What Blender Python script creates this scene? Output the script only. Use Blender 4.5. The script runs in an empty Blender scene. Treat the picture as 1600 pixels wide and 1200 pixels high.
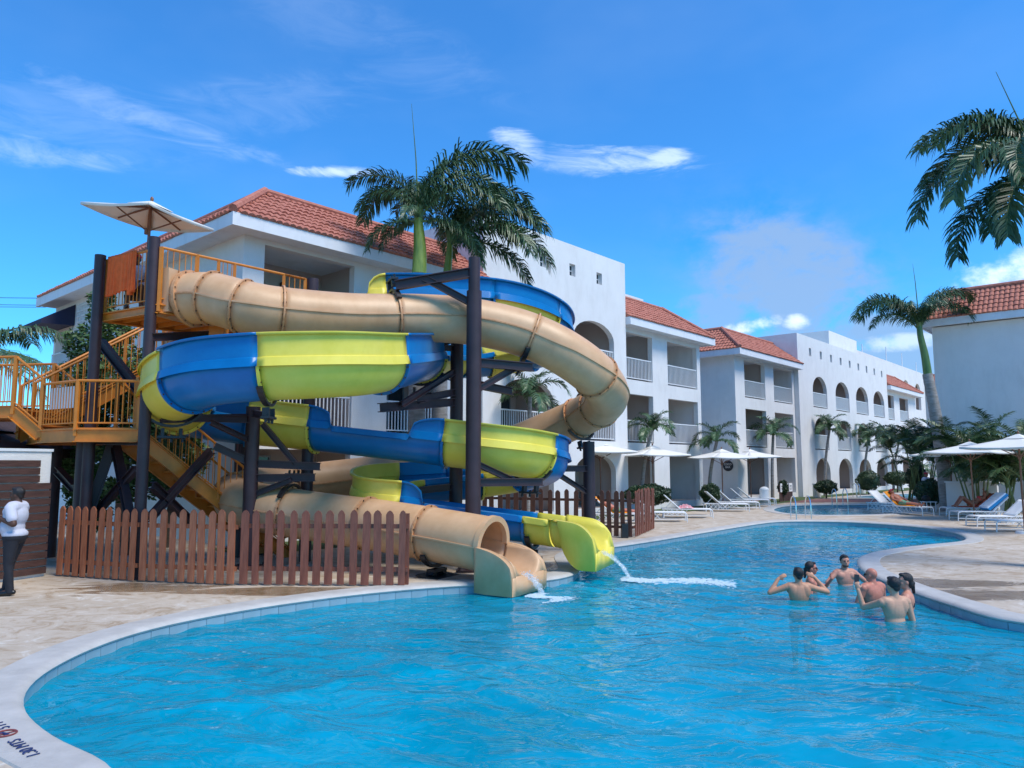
import bpy, bmesh, math, random
import numpy as np
from mathutils import Vector, Matrix, geometry
R = math.radians; PI = math.pi
SC = bpy.context.scene; COL = SC.collection
random.seed(7)
# ---------------------------------------------------------------- camera
FPX = 1165.0; CH = 2.1; PT = math.atan(125/FPX)
cam = bpy.data.cameras.new('camera'); cob = bpy.data.objects.new('camera', cam); COL.objects.link(cob)
cob.location = (0, 0, CH); cob.rotation_euler = (PI/2+PT, 0, 0)
cam.sensor_width = 36; cam.lens = 36*FPX/1600; cam.clip_start = .1; cam.clip_end = 2000
SC.camera = cob
def ray(u, v):                                   # direction of sight, metres of world
    x = (u-800)/FPX; y = -(v-600)/FPX; c, s = math.cos(PT), math.sin(PT)
    return Vector((x, c-y*s, s+y*c))
def G(u, v, z=0.0):
    r = ray(u, v); t = (z-CH)/r.z; return Vector((r.x*t, r.y*t, z))
def P(u, v, Y):
    r = ray(u, v); t = Y/r.y; return Vector((r.x*t, Y, CH+r.z*t))
def azel(u, v):
    r = ray(u, v).normalized(); return math.atan2(r.x, r.y), math.asin(r.z)
# ---------------------------------------------------------------- world
SUN_EL, SUN_AZ = R(58), R(125)                   # azimuth clockwise from +Y
W = bpy.data.worlds.new('World'); SC.world = W; W.use_nodes = True
nt = W.node_tree; nt.nodes.clear()
def N(t, ty, **k):
    n = t.nodes.new(ty)
    for a, b in k.items(): setattr(n, a, b)
    return n
def mth(t, op, a, b=None, c=None, clamp=False):
    n = t.nodes.new('ShaderNodeMath'); n.operation = op; n.use_clamp = clamp
    for i, x in enumerate((a, b, c)):
        if x is None: continue
        if isinstance(x, (int, float)): n.inputs[i].default_value = x
        else: t.links.new(x, n.inputs[i])
    return n.outputs[0]
sky = N(nt, 'ShaderNodeTexSky', sky_type='NISHITA'); sky.sun_disc = False
sky.sun_elevation = SUN_EL; sky.sun_rotation = SUN_AZ; sky.air_density = 1.0; sky.dust_density = .25; sky.ozone_density = 3.2; sky.altitude = 0
hs = N(nt, 'ShaderNodeHueSaturation'); hs.inputs['Saturation'].default_value = 1.2; hs.inputs['Value'].default_value = 1.0
nt.links.new(sky.outputs[0], hs.inputs['Color'])
tc = N(nt, 'ShaderNodeTexCoord'); sp = N(nt, 'ShaderNodeSeparateXYZ'); nt.links.new(tc.outputs['Generated'], sp.inputs[0])
AZ = mth(nt, 'ARCTAN2', sp.outputs[0], sp.outputs[1]); EL = mth(nt, 'ARCSINE', sp.outputs[2])
def noise_w(scale, detail, sx=1, sy=1, rot=0, rough=.6, dist=0):
    cx = N(nt, 'ShaderNodeCombineXYZ'); nt.links.new(AZ, cx.inputs[0]); nt.links.new(EL, cx.inputs[1])
    mp = N(nt, 'ShaderNodeMapping'); mp.inputs['Scale'].default_value = (sx, sy, 1); mp.inputs['Rotation'].default_value = (0, 0, rot)
    nt.links.new(cx.outputs[0], mp.inputs[0])
    nn = N(nt, 'ShaderNodeTexNoise'); nn.inputs['Scale'].default_value = scale; nn.inputs['Detail'].default_value = detail
    nn.inputs['Roughness'].default_value = rough; nn.inputs['Distortion'].default_value = dist
    nt.links.new(mp.outputs[0], nn.inputs[0]); return nn.outputs[0]
n_cir = noise_w(8, 9, 1, 3.6, R(-12), .66, 1.1)
n_cum = noise_w(13, 8, 1, 1.5, 0, .62, .2)
n_big = noise_w(2.2, 4, 1, 2.2, R(-20), .55)
def blob(u, v, wu, wv, amp, rot=0, noise=None, lo=.35, hi=.7):
    a0, e0 = azel(u, v); wa = wu/FPX; we = wv/FPX
    da = mth(nt, 'SUBTRACT', AZ, a0); de = mth(nt, 'SUBTRACT', EL, e0)
    c, s = math.cos(rot), math.sin(rot)
    x = mth(nt, 'ADD', mth(nt, 'MULTIPLY', da, c/wa), mth(nt, 'MULTIPLY', de, s/wa))
    y = mth(nt, 'ADD', mth(nt, 'MULTIPLY', da, -s/we), mth(nt, 'MULTIPLY', de, c/we))
    d = mth(nt, 'ADD', mth(nt, 'MULTIPLY', x, x), mth(nt, 'MULTIPLY', y, y))
    g = mth(nt, 'EXPONENT', mth(nt, 'MULTIPLY', d, -1.0))
    m = N(nt, 'ShaderNodeMapRange', interpolation_type='SMOOTHSTEP')
    m.inputs['From Min'].default_value = lo; m.inputs['From Max'].default_value = hi
    v = mth(nt, 'ADD', g, mth(nt, 'MULTIPLY', mth(nt, 'SUBTRACT', noise, .5), 3.2))
    nt.links.new(mth(nt, 'MULTIPLY', v, mth(nt, 'MINIMUM', mth(nt, 'MULTIPLY', g, 2.2), 1.0)), m.inputs['Value'])
    return mth(nt, 'MULTIPLY', m.outputs[0], amp)
def mx(a, b): return mth(nt, 'MAXIMUM', a, b)
wh = blob(935, 252, 165, 24, .72, R(-5), n_cir, .2, 2.0)
for b in [(520, 268, 75, 9, .55, R(4), n_cir, .2, 1.4), (40, 235, 130, 20, .32, R(3), n_cir, .1, 2.0), (215, 180, 190, 22, .18, R(-10), n_cir, .1, 1.6),
          (430, 160, 170, 40, .07, R(12), n_cir, .0, 1.6), (560, 50, 260, 50, .05, R(-15), n_cir, .0, 1.6), (820, 230, 60, 22, .5, R(-25), n_cir, .2, 1.4), (1035, 250, 45, 14, .5, R(8), n_cir, .1, 1.2),
          (330, 215, 130, 12, .15, R(-12), n_cir, .1, 1.5), (120, 190, 180, 50, .08, 0, n_cir, .0, 1.6),
          (1590, 418, 80, 28, .9, R(12), n_cum, .3, 1.3), (1178, 508, 46, 15, .9, R(8), n_cum, .35, 1.3), (1247, 503, 26, 13, .7, 0, n_cum, .4, 1.3),
          (1400, 535, 60, 14, .4, 0, n_cum, .3, 1.1), (1150, 548, 150, 14, .3, 0, n_cum, .3, 1.1)]:
    wh = mx(wh, blob(*b))
gy = blob(1235, 440, 125, 75, .85, R(-30), n_cum, -.2, .8)
for b in [(1330, 520, 170, 55, .85, 0, n_cum, .1, 1.0), (1130, 500, 90, 45, .7, 0, n_cum, .1, 1.0), (1590, 450, 60, 30, .6, 0, n_cum, .2, 1.0), (1400, 570, 220, 45, .85, 0, n_cum, .1, .9)]:
    gy = mx(gy, blob(*b))
veil = N(nt, 'ShaderNodeMapRange'); veil.inputs['From Min'].default_value = .45; veil.inputs['From Max'].default_value = .85
veil.inputs['To Max'].default_value = .10; nt.links.new(n_big, veil.inputs['Value'])
def mixc(f, a, b):
    m = N(nt, 'ShaderNodeMix', data_type='RGBA'); nt.links.new(f, m.inputs[0])
    for x, i in ((a, 6), (b, 7)):
        if isinstance(x, tuple): m.inputs[i].default_value = (*x, 1)
        else: nt.links.new(x, m.inputs[i])
    return m.outputs[2]
SKYTINT = (.34, 1.06, 1.45)
tint = N(nt, 'ShaderNodeMix', data_type='RGBA', blend_type='MULTIPLY'); tint.inputs[0].default_value = 1
nt.links.new(hs.outputs[0], tint.inputs[6]); tint.inputs[7].default_value = (*SKYTINT, 1)
c = mixc(veil.outputs[0], tint.outputs[2], (4.2, 5.4, 7.2))
c = mixc(gy, c, (1.9, 3.0, 4.9))
c = mixc(wh, c, (7.4, 8.4, 9.6))
bg = N(nt, 'ShaderNodeBackground'); bg.inputs['Strength'].default_value = .10
nt.links.new(c, bg.inputs[0]); wo = N(nt, 'ShaderNodeOutputWorld'); nt.links.new(bg.outputs[0], wo.inputs[0])
# ---------------------------------------------------------------- sun
sl = bpy.data.lights.new('sun', 'SUN'); sl.energy = 2.2; sl.angle = R(24); sl.color = (1, .93, .82)
so = bpy.data.objects.new('sun', sl); COL.objects.link(so)
sd = Vector((math.sin(SUN_AZ)*math.cos(SUN_EL), math.cos(SUN_AZ)*math.cos(SUN_EL), math.sin(SUN_EL)))
so.rotation_euler = sd.to_track_quat('Z', 'Y').to_euler(); so.location = (0, 0, 30)
vs = SC.view_settings; vs.view_transform = 'Standard'; vs.look = 'None'; vs.exposure = 0.80; vs.gamma = 1; vs.use_curve_mapping = False
try: SC.cycles.max_bounces = 8; SC.cycles.transparent_max_bounces = 12
except Exception: pass
# ---------------------------------------------------------------- materials
def new_mat(name):
    m = bpy.data.materials.new(name); m.use_nodes = True; t = m.node_tree
    b = t.nodes['Principled BSDF']; return m, t, b
def mat(name, col, rough=.6, metal=0, var=.12, scale=6, bump=0, bscale=30, col2=None, stretch=(1, 1, 1), spec=.5, dirt=0, detail=5):
    m, t, b = new_mat(name)
    tcn = N(t, 'ShaderNodeTexCoord'); mp = N(t, 'ShaderNodeMapping'); mp.inputs['Scale'].default_value = stretch
    t.links.new(tcn.outputs['Object'], mp.inputs[0])
    no = N(t, 'ShaderNodeTexNoise'); no.inputs['Scale'].default_value = scale; no.inputs['Detail'].default_value = detail; no.inputs['Roughness'].default_value = .6
    t.links.new(mp.outputs[0], no.inputs[0])
    rp = N(t, 'ShaderNodeMapRange'); rp.inputs['From Min'].default_value = .3; rp.inputs['From Max'].default_value = .7; t.links.new(no.outputs[0], rp.inputs['Value'])
    m1 = N(t, 'ShaderNodeMix', data_type='RGBA')
    c2 = col2 or tuple(x*(1+var) for x in col); c1 = col if col2 else tuple(x*(1-var) for x in col)
    m1.inputs[6].default_value = (*c1, 1); m1.inputs[7].default_value = (*c2, 1); t.links.new(rp.outputs[0], m1.inputs[0])
    out = m1.outputs[2]
    if dirt:
        n2 = N(t, 'ShaderNodeTexNoise'); n2.inputs['Scale'].default_value = 1.7; n2.inputs['Detail'].default_value = 8; n2.inputs['Roughness'].default_value = .7
        mp2 = N(t, 'ShaderNodeMapping'); mp2.inputs['Scale'].default_value = (1, 1, .35); t.links.new(tcn.outputs['Object'], mp2.inputs[0]); t.links.new(mp2.outputs[0], n2.inputs[0])
        r2 = N(t, 'ShaderNodeMapRange'); r2.inputs['From Min'].default_value = .5; r2.inputs['From Max'].default_value = .78; r2.inputs['To Max'].default_value = dirt
        t.links.new(n2.outputs[0], r2.inputs['Value'])
        m2 = N(t, 'ShaderNodeMix', data_type='RGBA', blend_type='MULTIPLY'); t.links.new(r2.outputs[0], m2.inputs[0]); t.links.new(out, m2.inputs[6]); m2.inputs[7].default_value = (.45, .42, .38, 1)
        out = m2.outputs[2]
    t.links.new(out, b.inputs['Base Color'])
    b.inputs['Roughness'].default_value = rough; b.inputs['Metallic'].default_value = metal; b.inputs['Specular IOR Level'].default_value = spec
    if bump:
        nb = N(t, 'ShaderNodeTexNoise'); nb.inputs['Scale'].default_value = bscale; nb.inputs['Detail'].default_value = 4; t.links.new(mp.outputs[0], nb.inputs[0])
        bp = N(t, 'ShaderNodeBump'); bp.inputs['Strength'].default_value = bump; bp.inputs['Distance'].default_value = .02
        t.links.new(nb.outputs[0], bp.inputs['Height']); t.links.new(bp.outputs[0], b.inputs['Normal'])
    return m
M = {}
M['white'] = mat('white stucco', (.72, .70, .68), .9, var=.05, scale=.8, bump=.35, bscale=40, dirt=.22)
M['white2'] = mat('white paint trim', (.72, .73, .75), .7, var=.04, scale=2, dirt=.3)
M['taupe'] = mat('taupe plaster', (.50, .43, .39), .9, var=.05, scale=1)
M['rail'] = mat('white rail paint', (.7, .7, .7), .45, var=.03)
M['tile'] = mat('clay roof tile', (.36, .115, .075), .8, scale=7, col2=(.52, .20, .135), bump=.2, detail=6, dirt=.22)
M['glass'] = mat('dark glass', (.03, .045, .055), .08, var=.2)
M['frame'] = mat('window frame', (.25, .27, .29), .4, var=.05)
M['orange'] = mat('orange steel paint', (.62, .205, .022), .45, var=.12, scale=5, dirt=.35)
M['brown'] = mat('dark purple brown steel', (.040, .020, .024), .5, var=.25, scale=3, dirt=.3)
M['black'] = mat('black steel', (.015, .015, .018), .4, var=.2)
M['tan'] = mat('tan fibreglass', (.58, .33, .165), .42, scale=2.2, col2=(.68, .42, .235), dirt=.25, spec=.35)
M['tanf'] = mat('stained flange', (.50, .22, .085), .5, scale=14, col2=(.66, .36, .18), dirt=.3)
M['blue'] = mat('blue fibreglass', (.001, .14, .38), .30, scale=2, col2=(.003, .18, .46), dirt=.12, spec=.35)
M['yellow'] = mat('lime yellow fibreglass', (.72, .60, .065), .38, scale=2, col2=(.82, .68, .11), dirt=.18, spec=.35)
M['bolt'] = mat('rusty bolt', (.12, .05, .025), .6, metal=.3)
M['woodr'] = mat('orange red stained timber', (.29, .082, .036), .55, scale=5, col2=(.50, .175, .08), stretch=(5, 5, .6), bump=.35, bscale=22, detail=8, dirt=.3)
M['wood'] = mat('red stained timber', (.15, .042, .024), .55, scale=5, col2=(.28, .09, .05), stretch=(5, 5, .6), bump=.35, bscale=22, detail=8, dirt=.35)
M['wood2'] = mat('dark weathered timber', (.07, .03, .02), .6, scale=5, col2=(.15, .065, .045), stretch=(5, 5, .6), bump=.35, bscale=22, detail=8, dirt=.3)
M['slat'] = mat('dark slat timber', (.045, .02, .015), .6, scale=6, col2=(.10, .045, .035), stretch=(.6, 4, 6), bump=.3, bscale=20)
M['coping'] = mat('cast stone coping', (.46, .44, .41), .65, var=.12, scale=3, bump=.25, bscale=40, dirt=.3)
M['pooltile'] = mat('pale pool tile', (.23, .34, .39), .25, var=.12, scale=2)
M['canvas'] = mat('white canvas', (.74, .72, .67), .85, var=.04, scale=3)
M['pole'] = mat('varnished pole', (.20, .085, .045), .4, var=.2, scale=6)
M['sling'] = mat('white sling fabric', (.74, .74, .73), .7, var=.04, scale=10, bump=.1, bscale=200)
M['lwhite'] = mat('white aluminium', (.75, .75, .75), .35, var=.03)
M['trunk'] = mat('palm trunk', (.20, .18, .16), .85, scale=3, col2=(.36, .34, .32), stretch=(1, 1, 4), bump=.6, bscale=10, dirt=.5)
M['shaft'] = mat('green crownshaft', (.13, .22, .035), .4, scale=3, col2=(.33, .40, .07), stretch=(3, 3, .6))
M['frond'] = mat('palm leaf', (.026, .068, .028), .42, scale=1.2, col2=(.075, .145, .055))
M['frond2'] = mat('areca leaf', (.025, .06, .015), .45, scale=1.2, col2=(.075, .13, .035))
M['rachis'] = mat('frond stem', (.12, .17, .05), .5, var=.3)
M['leaf'] = mat('tree leaf', (.03, .075, .018), .5, scale=1.1, col2=(.11, .19, .05))
M['shaft2'] = mat('dark green crownshaft', (.05, .12, .03), .4, scale=3, col2=(.14, .24, .07), stretch=(3, 3, .6))
M['hedge'] = mat('clipped hedge leaf', (.012, .032, .010), .55, scale=1.5, col2=(.035, .075, .022))
M['bark'] = mat('bark', (.10, .075, .055), .9, var=.3, bump=.5)
M['grass'] = mat('lawn', (.045, .075, .02), .95, scale=30, col2=(.08, .12, .035), bump=.6, bscale=200)
M['brick'] = mat('red paver', (.20, .085, .075), .85, var=.2, scale=8, bump=.3)
M['chrome'] = mat('chrome', (.75, .76, .78), .12, metal=1, var=.02)
M['towel'] = mat('orange towel', (.92, .15, .03), .95, var=.12, scale=9, bump=.5, bscale=160)
M['towelred'] = mat('coral towel', (.62, .12, .06), .95, var=.15, scale=9, bump=.4, bscale=100)
M['towely'] = mat('bright orange towel', (.95, .32, .02), .95, var=.12, scale=9, bump=.4, bscale=100)
M['matblue'] = mat('blue foam edge', (.01, .22, .50), .5)
M['matwhite'] = mat('pale padded vinyl', (.66, .74, .84), .5, var=.05)
M['awning'] = mat('dark awning fabric', (.018, .018, .05), .8)
M['sign'] = mat('sign disc', (.012, .018, .03), .4)
M['paper'] = mat('white print', (.8, .8, .8), .6, var=.02)
M['ink'] = mat('navy paint', (.02, .03, .12), .6)
M['inkred'] = mat('red paint', (.22, .05, .05), .6)
M['shingle'] = mat('dark roof shingle', (.05, .032, .038), .85, var=.3, scale=12, bump=.4)
M['cream'] = mat('cream board', (.52, .46, .36), .7, var=.05)
M['bin'] = mat('white bin', (.68, .68, .66), .6, var=.05, dirt=.3)
M['pvc'] = mat('dark wicker', (.03, .02, .018), .6, var=.3)
M['wire'] = mat('cable', (.02, .02, .02), .6)
def skin(n, c): return mat(n, c, .5, var=.10, scale=7, spec=.4, bump=.05, bscale=60)
M['skA'] = skin('skin tan', (.52, .25, .145)); M['skB'] = skin('skin pink', (.56, .25, .165)); M['skC'] = skin('skin red', (.52, .19, .125)); M['skD'] = skin('skin fair', (.56, .30, .19))
M['skE'] = skin('skin dark brown', (.085, .038, .024)); M['skF'] = skin('skin sunburnt', (.42, .15, .085))
M['hair'] = mat('dark hair', (.012, .009, .009), .45, var=.3, scale=20, stretch=(6, 6, 1), bump=.4, bscale=60)
M['beard'] = mat('brown stubble', (.10, .05, .035), .8, var=.3, scale=60)
M['hairb'] = mat('blond hair', (.42, .28, .14), .6, var=.3, scale=20)
M['shirt'] = mat('white polo cloth', (.52, .52, .60), .85, var=.05, bump=.3, bscale=12)
M['trous'] = mat('black trouser cloth', (.012, .013, .02), .8, bump=.3, bscale=14)
M['shoe'] = mat('black shoe leather', (.01, .01, .011), .3)
M['board'] = mat('patterned board shorts', (.03, .16, .28), .8, scale=22, col2=(.25, .45, .10))
M['redsuit'] = mat('red swimsuit', (.75, .06, .05), .7); M['redcap'] = mat('red cap', (.55, .03, .04), .8)
M['darkcl'] = mat('dark shorts', (.02, .02, .03), .8)
# pool water: tinted clear body with a little scattering, and sky gloss on the wavelets
def water_mat(name, tintc, scat, amt):
    m, t, b = new_mat(name); t.nodes.remove(b)
    out = t.nodes['Material Output']
    g = N(t, 'ShaderNodeNewGeometry')
    mp = N(t, 'ShaderNodeMapping'); mp.inputs['Scale'].default_value = (1, 1.5, 1); t.links.new(g.outputs['Position'], mp.inputs[0])
    n1 = N(t, 'ShaderNodeTexNoise'); n1.inputs['Scale'].default_value = 1.5; n1.inputs['Detail'].default_value = 3; n1.inputs['Roughness'].default_value = .45; n1.inputs['Distortion'].default_value = 1.8; t.links.new(mp.outputs[0], n1.inputs[0])
    bp = N(t, 'ShaderNodeBump'); bp.inputs['Strength'].default_value = .36; bp.inputs['Distance'].default_value = .12; t.links.new(n1.outputs[0], bp.inputs['Height'])
    tr = N(t, 'ShaderNodeBsdfTransparent'); tr.inputs[0].default_value = (*tintc, 1)
    n2 = N(t, 'ShaderNodeTexNoise'); n2.inputs['Scale'].default_value = .55; n2.inputs['Detail'].default_value = 5; n2.inputs['Distortion'].default_value = .8; t.links.new(mp.outputs[0], n2.inputs[0])
    mc = N(t, 'ShaderNodeMix', data_type='RGBA'); r = N(t, 'ShaderNodeMapRange'); r.inputs['From Min'].default_value = .35; r.inputs['From Max'].default_value = .65; t.links.new(n2.outputs[0], r.inputs['Value'])
    t.links.new(r.outputs[0], mc.inputs[0]); mc.inputs[6].default_value = (*[x*.8 for x in scat], 1); mc.inputs[7].default_value = (*[x*1.15 for x in scat], 1)
    df = N(t, 'ShaderNodeBsdfDiffuse'); t.links.new(mc.outputs[2], df.inputs[0])
    m1 = N(t, 'ShaderNodeMixShader'); m1.inputs[0].default_value = amt; t.links.new(tr.outputs[0], m1.inputs[1]); t.links.new(df.outputs[0], m1.inputs[2])
    fr = N(t, 'ShaderNodeFresnel'); fr.inputs[0].default_value = 1.33; t.links.new(bp.outputs[0], fr.inputs['Normal'])
    gl = N(t, 'ShaderNodeBsdfGlossy'); gl.inputs['Roughness'].default_value = .03; t.links.new(bp.outputs[0], gl.inputs['Normal'])
    m2 = N(t, 'ShaderNodeMixShader'); t.links.new(fr.outputs[0], m2.inputs[0]); t.links.new(m1.outputs[0], m2.inputs[1]); t.links.new(gl.outputs[0], m2.inputs[2])
    t.links.new(m2.outputs[0], out.inputs[0]); return m
M['water'] = water_mat('pool water', (.03, .80, .93), (.0, .36, .54), .55)
M['water2'] = water_mat('far pool water', (.20, .80, .90), (.0, .32, .50), .55)
M['poolfloor'] = mat('pool plaster', (.16, .62, .74), .6, var=.1, scale=1.2)
# wet patchy travertine deck
def deck_mat():
    m, t, b = new_mat('textured cast stone deck'); g = N(t, 'ShaderNodeNewGeometry')
    def nz(scale, st, det=6, ro=.65, dis=0, rot=0):
        mp = N(t, 'ShaderNodeMapping'); mp.inputs['Scale'].default_value = st; mp.inputs['Rotation'].default_value = (0, 0, rot); t.links.new(g.outputs['Position'], mp.inputs[0])
        n = N(t, 'ShaderNodeTexNoise'); n.inputs['Scale'].default_value = scale; n.inputs['Detail'].default_value = det; n.inputs['Roughness'].default_value = ro; n.inputs['Distortion'].default_value = dis
        t.links.new(mp.outputs[0], n.inputs[0]); return n.outputs[0]
    def rng(x, a, b_, c=0, d=1):
        r = N(t, 'ShaderNodeMapRange'); r.inputs['From Min'].default_value = a; r.inputs['From Max'].default_value = b_; r.inputs['To Min'].default_value = c; r.inputs['To Max'].default_value = d; t.links.new(x, r.inputs['Value']); return r.outputs[0]
    def mixr(f, a, b_, bt='MIX'):
        q = N(t, 'ShaderNodeMix', data_type='RGBA', blend_type=bt); t.links.new(f, q.inputs[0])
        for x, i in ((a, 6), (b_, 7)):
            if isinstance(x, tuple): q.inputs[i].default_value = (*x, 1)
            else: t.links.new(x, q.inputs[i])
        return q.outputs[2]
    big = nz(.5, (1, 1, 1)); vein = nz(2.0, (1, 1.15, 1), 10, .68, 1.4, .5); fine = nz(11, (1, 1.2, 1), 6, .7)
    c = mixr(rng(big, .35, .68), (.44, .36, .27), (.55, .47, .38))
    c = mixr(rng(vein, .50, .62), c, (.36, .265, .175))
    c = mixr(rng(vein, .44, .34), c, (.60, .55, .48))
    c = mixr(rng(fine, .58, .8, 0, .6), c, (.27, .19, .13))
    # wet stains: splashed by the fence and slide feet, and on the point of deck to the right
    sx = N(t, 'ShaderNodeSeparateXYZ'); t.links.new(g.outputs['Position'], sx.inputs[0])
    wet = None
    for (u, v, wx, wy) in [(230, 918, 1.6, .75), (420, 924, 2.6, .55), (600, 928, 1.8, .35), (1490, 912, 1.6, .8), (860, 885, 1.4, .8), (1570, 930, 1.6, .8)]:
        q = G(u, v)
        dx = mth(t, 'MULTIPLY', mth(t, 'SUBTRACT', sx.outputs[0], q.x), 1/wx); dy = mth(t, 'MULTIPLY', mth(t, 'SUBTRACT', sx.outputs[1], q.y), 1/wy)
        e = mth(t, 'EXPONENT', mth(t, 'MULTIPLY', mth(t, 'ADD', mth(t, 'MULTIPLY', dx, dx), mth(t, 'MULTIPLY', dy, dy)), -1))
        wet = e if wet is None else mth(t, 'MAXIMUM', wet, e)
    wet = rng(mth(t, 'ADD', wet, mth(t, 'MULTIPLY', mth(t, 'SUBTRACT', nz(1.3, (.5, 1.8, 1), 7, .68, .8), .5), 2.3)), .48, .66)
    wet = mth(t, 'MULTIPLY', wet, 1.0)
    c = mixr(wet, c, mixr(wet, c, (.62, .52, .40), 'MULTIPLY'))
    t.links.new(c, b.inputs['Base Color'])
    t.links.new(rng(wet, 0, 1, .82, .12), b.inputs['Roughness'])
    hh = mth(t, 'ADD', mth(t, 'MULTIPLY', vein, 1.0), mth(t, 'MULTIPLY', fine, .35))
    bp = N(t, 'ShaderNodeBump'); bp.inputs['Strength'].default_value = .55; bp.inputs['Distance'].default_value = .035; t.links.new(hh, bp.inputs['Height']); t.links.new(bp.outputs[0], b.inputs['Normal'])
    return m
M['deck'] = deck_mat()
# ---------------------------------------------------------------- helpers
class MB:
    def __init__(s): s.v = []; s.f = []; s.m = []
    def add(s, vs, fs, mi=0):
        o = len(s.v); s.v += [tuple(x) for x in vs]; s.f += [tuple(o+i for i in f) for f in fs]; s.m += [mi]*len(fs); return s
    def box(s, c, d, mi=0, mtx=None):
        x, y, z = d[0]/2, d[1]/2, d[2]/2; c = Vector(c)
        vs = [Vector((a*x, b*y, e*z)) for a in (-1, 1) for b in (-1, 1) for e in (-1, 1)]
        if mtx: vs = [mtx @ q for q in vs]
        return s.add([c+q for q in vs], [(0, 1, 3, 2), (4, 6, 7, 5), (0, 4, 5, 1), (2, 3, 7, 6), (0, 2, 6, 4), (1, 5, 7, 3)], mi)
    def beam(s, a, b, w, h, mi=0, up=(0, 0, 1)):
        a, b = Vector(a), Vector(b); d = (b-a); L = d.length; d.normalize()
        sd = d.cross(Vector(up));
        if sd.length < 1e-4: sd = d.cross(Vector((0, 1, 0)))
        sd.normalize(); u = sd.cross(d)
        return s.box((a+b)/2, (w, L, h), mi, Matrix((sd, d, u)).transposed())
    def ibeam(s, a, b, w, h, mi=0):
        a, b = Vector(a), Vector(b); d = (b-a).normalized(); sd = d.cross(Vector((0, 0, 1)))
        if sd.length < 1e-4: sd = Vector((1, 0, 0))
        sd.normalize(); u = sd.cross(d); t = min(w, h)*.14
        s.beam(a, b, t, h-2*t-.002, mi); s.beam(a+u*(h-t)/2, b+u*(h-t)/2, w, t, mi); s.beam(a-u*(h-t)/2, b-u*(h-t)/2, w, t, mi); return s
    def tube(s, pts, r, n=8, mi=0, cap=True, closed=False):
        pts = [Vector(p) for p in pts]; k = len(pts); rs = r if isinstance(r, (list, tuple)) else [r]*k
        vs = []; ref = None
        for i, p in enumerate(pts):
            if closed: d = pts[(i+1) % k]-pts[i-1]
            else: d = pts[min(i+1, k-1)]-pts[max(i-1, 0)]
            d.normalize()
            if ref is None: ref = Vector((0, 0, 1)) if abs(d.z) < .9 else Vector((1, 0, 0))
            x = ref-d*ref.dot(d); x.normalize(); ref = x; y = d.cross(x)
            vs += [p+(x*math.cos(2*PI*j/n)+y*math.sin(2*PI*j/n))*rs[i] for j in range(n)]
        fs = [((i*n+j), (i*n+(j+1) % n), (((i+1) % k)*n+(j+1) % n), (((i+1) % k)*n+j)) for i in range(k if closed else k-1) for j in range(n)]
        if cap and not closed: fs += [tuple(range(n))[::-1], tuple((k-1)*n+j for j in range(n))]
        return s.add(vs, fs, mi)
    def cyl(s, c, r, h, n=16, mi=0, r2=None):
        c = Vector(c); return s.tube([c, c+Vector((0, 0, h))], [r, r if r2 is None else r2], n, mi)
    def ell(s, c, r, mtx=None, nu=14, nv=9, mi=0):
        c = Vector(c); vs = []
        for i in range(nv+1):
            th = PI*i/nv
            for j in range(nu):
                ph = 2*PI*j/nu; q = Vector((r[0]*math.sin(th)*math.cos(ph), r[1]*math.sin(th)*math.sin(ph), r[2]*math.cos(th)))
                vs.append(c+(mtx @ q if mtx else q))
        return s.add(vs, [(i*nu+j, (i+1)*nu+j, (i+1)*nu+(j+1) % nu, i*nu+(j+1) % nu) for i in range(nv) for j in range(nu)], mi)
    def mesh(s, name, mats, smooth=False):
        me = bpy.data.meshes.new(name); me.from_pydata(s.v, [], s.f)
        for m in (mats if isinstance(mats, (list, tuple)) else [mats]): me.materials.append(m)
        if any(s.m): me.polygons.foreach_set('material_index', s.m)
        if smooth:
            me.polygons.foreach_set('use_smooth', [True]*len(s.f))
            if smooth != 'all': me.set_sharp_from_angle(angle=R(38))
        me.update(); return me
    def build(s, name, mats, parent=None, smooth=False, world=True):
        off = Vector((0, 0, 0))
        if parent is not None and world:
            off = parent.get('_o', None); off = Vector(off) if off is not None else Vector((0, 0, 0))
        if off.length: s.v = [tuple(Vector(v)-off) for v in s.v]
        return link(name, s.mesh(name, mats, smooth), parent)
def link(name, me, parent=None, loc=(0, 0, 0), rz=0):
    o = bpy.data.objects.new(name, me); COL.objects.link(o); o.location = loc; o.rotation_euler = (0, 0, rz)
    if parent is not None:
        o.parent = parent
        if parent.get('_o') is not None: o['_o'] = parent['_o']
    return o
def tag(o, label=None, cat=None, group=None, kind=None):
    if label: o['label'] = label
    if cat: o['category'] = cat
    if group: o['group'] = group
    if kind: o['kind'] = kind
    return o
def thing(name, label, cat, loc=(0, 0, 0), rz=0, group=None):
    o = link(name, None, None, loc, rz); o['_o'] = tuple(loc) if rz == 0 else (0, 0, 0); return tag(o, label, cat, group)
def local(o): o['_o'] = (0, 0, 0); return o      # children are modelled round the thing's own base
def kids(o): return [c for c in bpy.data.objects if c.parent == o]
KIDS = {}
def copy_tree(o, parent=None):
    c = o.copy(); COL.objects.link(c)
    if parent is not None: c.parent = parent
    if o.name not in KIDS: KIDS[o.name] = kids(o)
    for ch in KIDS[o.name]: copy_tree(ch, c)
    return c
def place(proto, used, loc, rz, label, group=None):
    o = proto if not used else copy_tree(proto)
    o.location = loc; o.rotation_euler = (0, 0, rz); o['label'] = label
    if group: o['group'] = group
    return o
def struct(name, mb_or_me, m, smooth=False, kind='structure', label=None):
    o = mb_or_me.build(name, m, None, smooth) if isinstance(mb_or_me, MB) else link(name, mb_or_me)
    o['kind'] = kind
    if label: o['label'] = label
    return o
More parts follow.
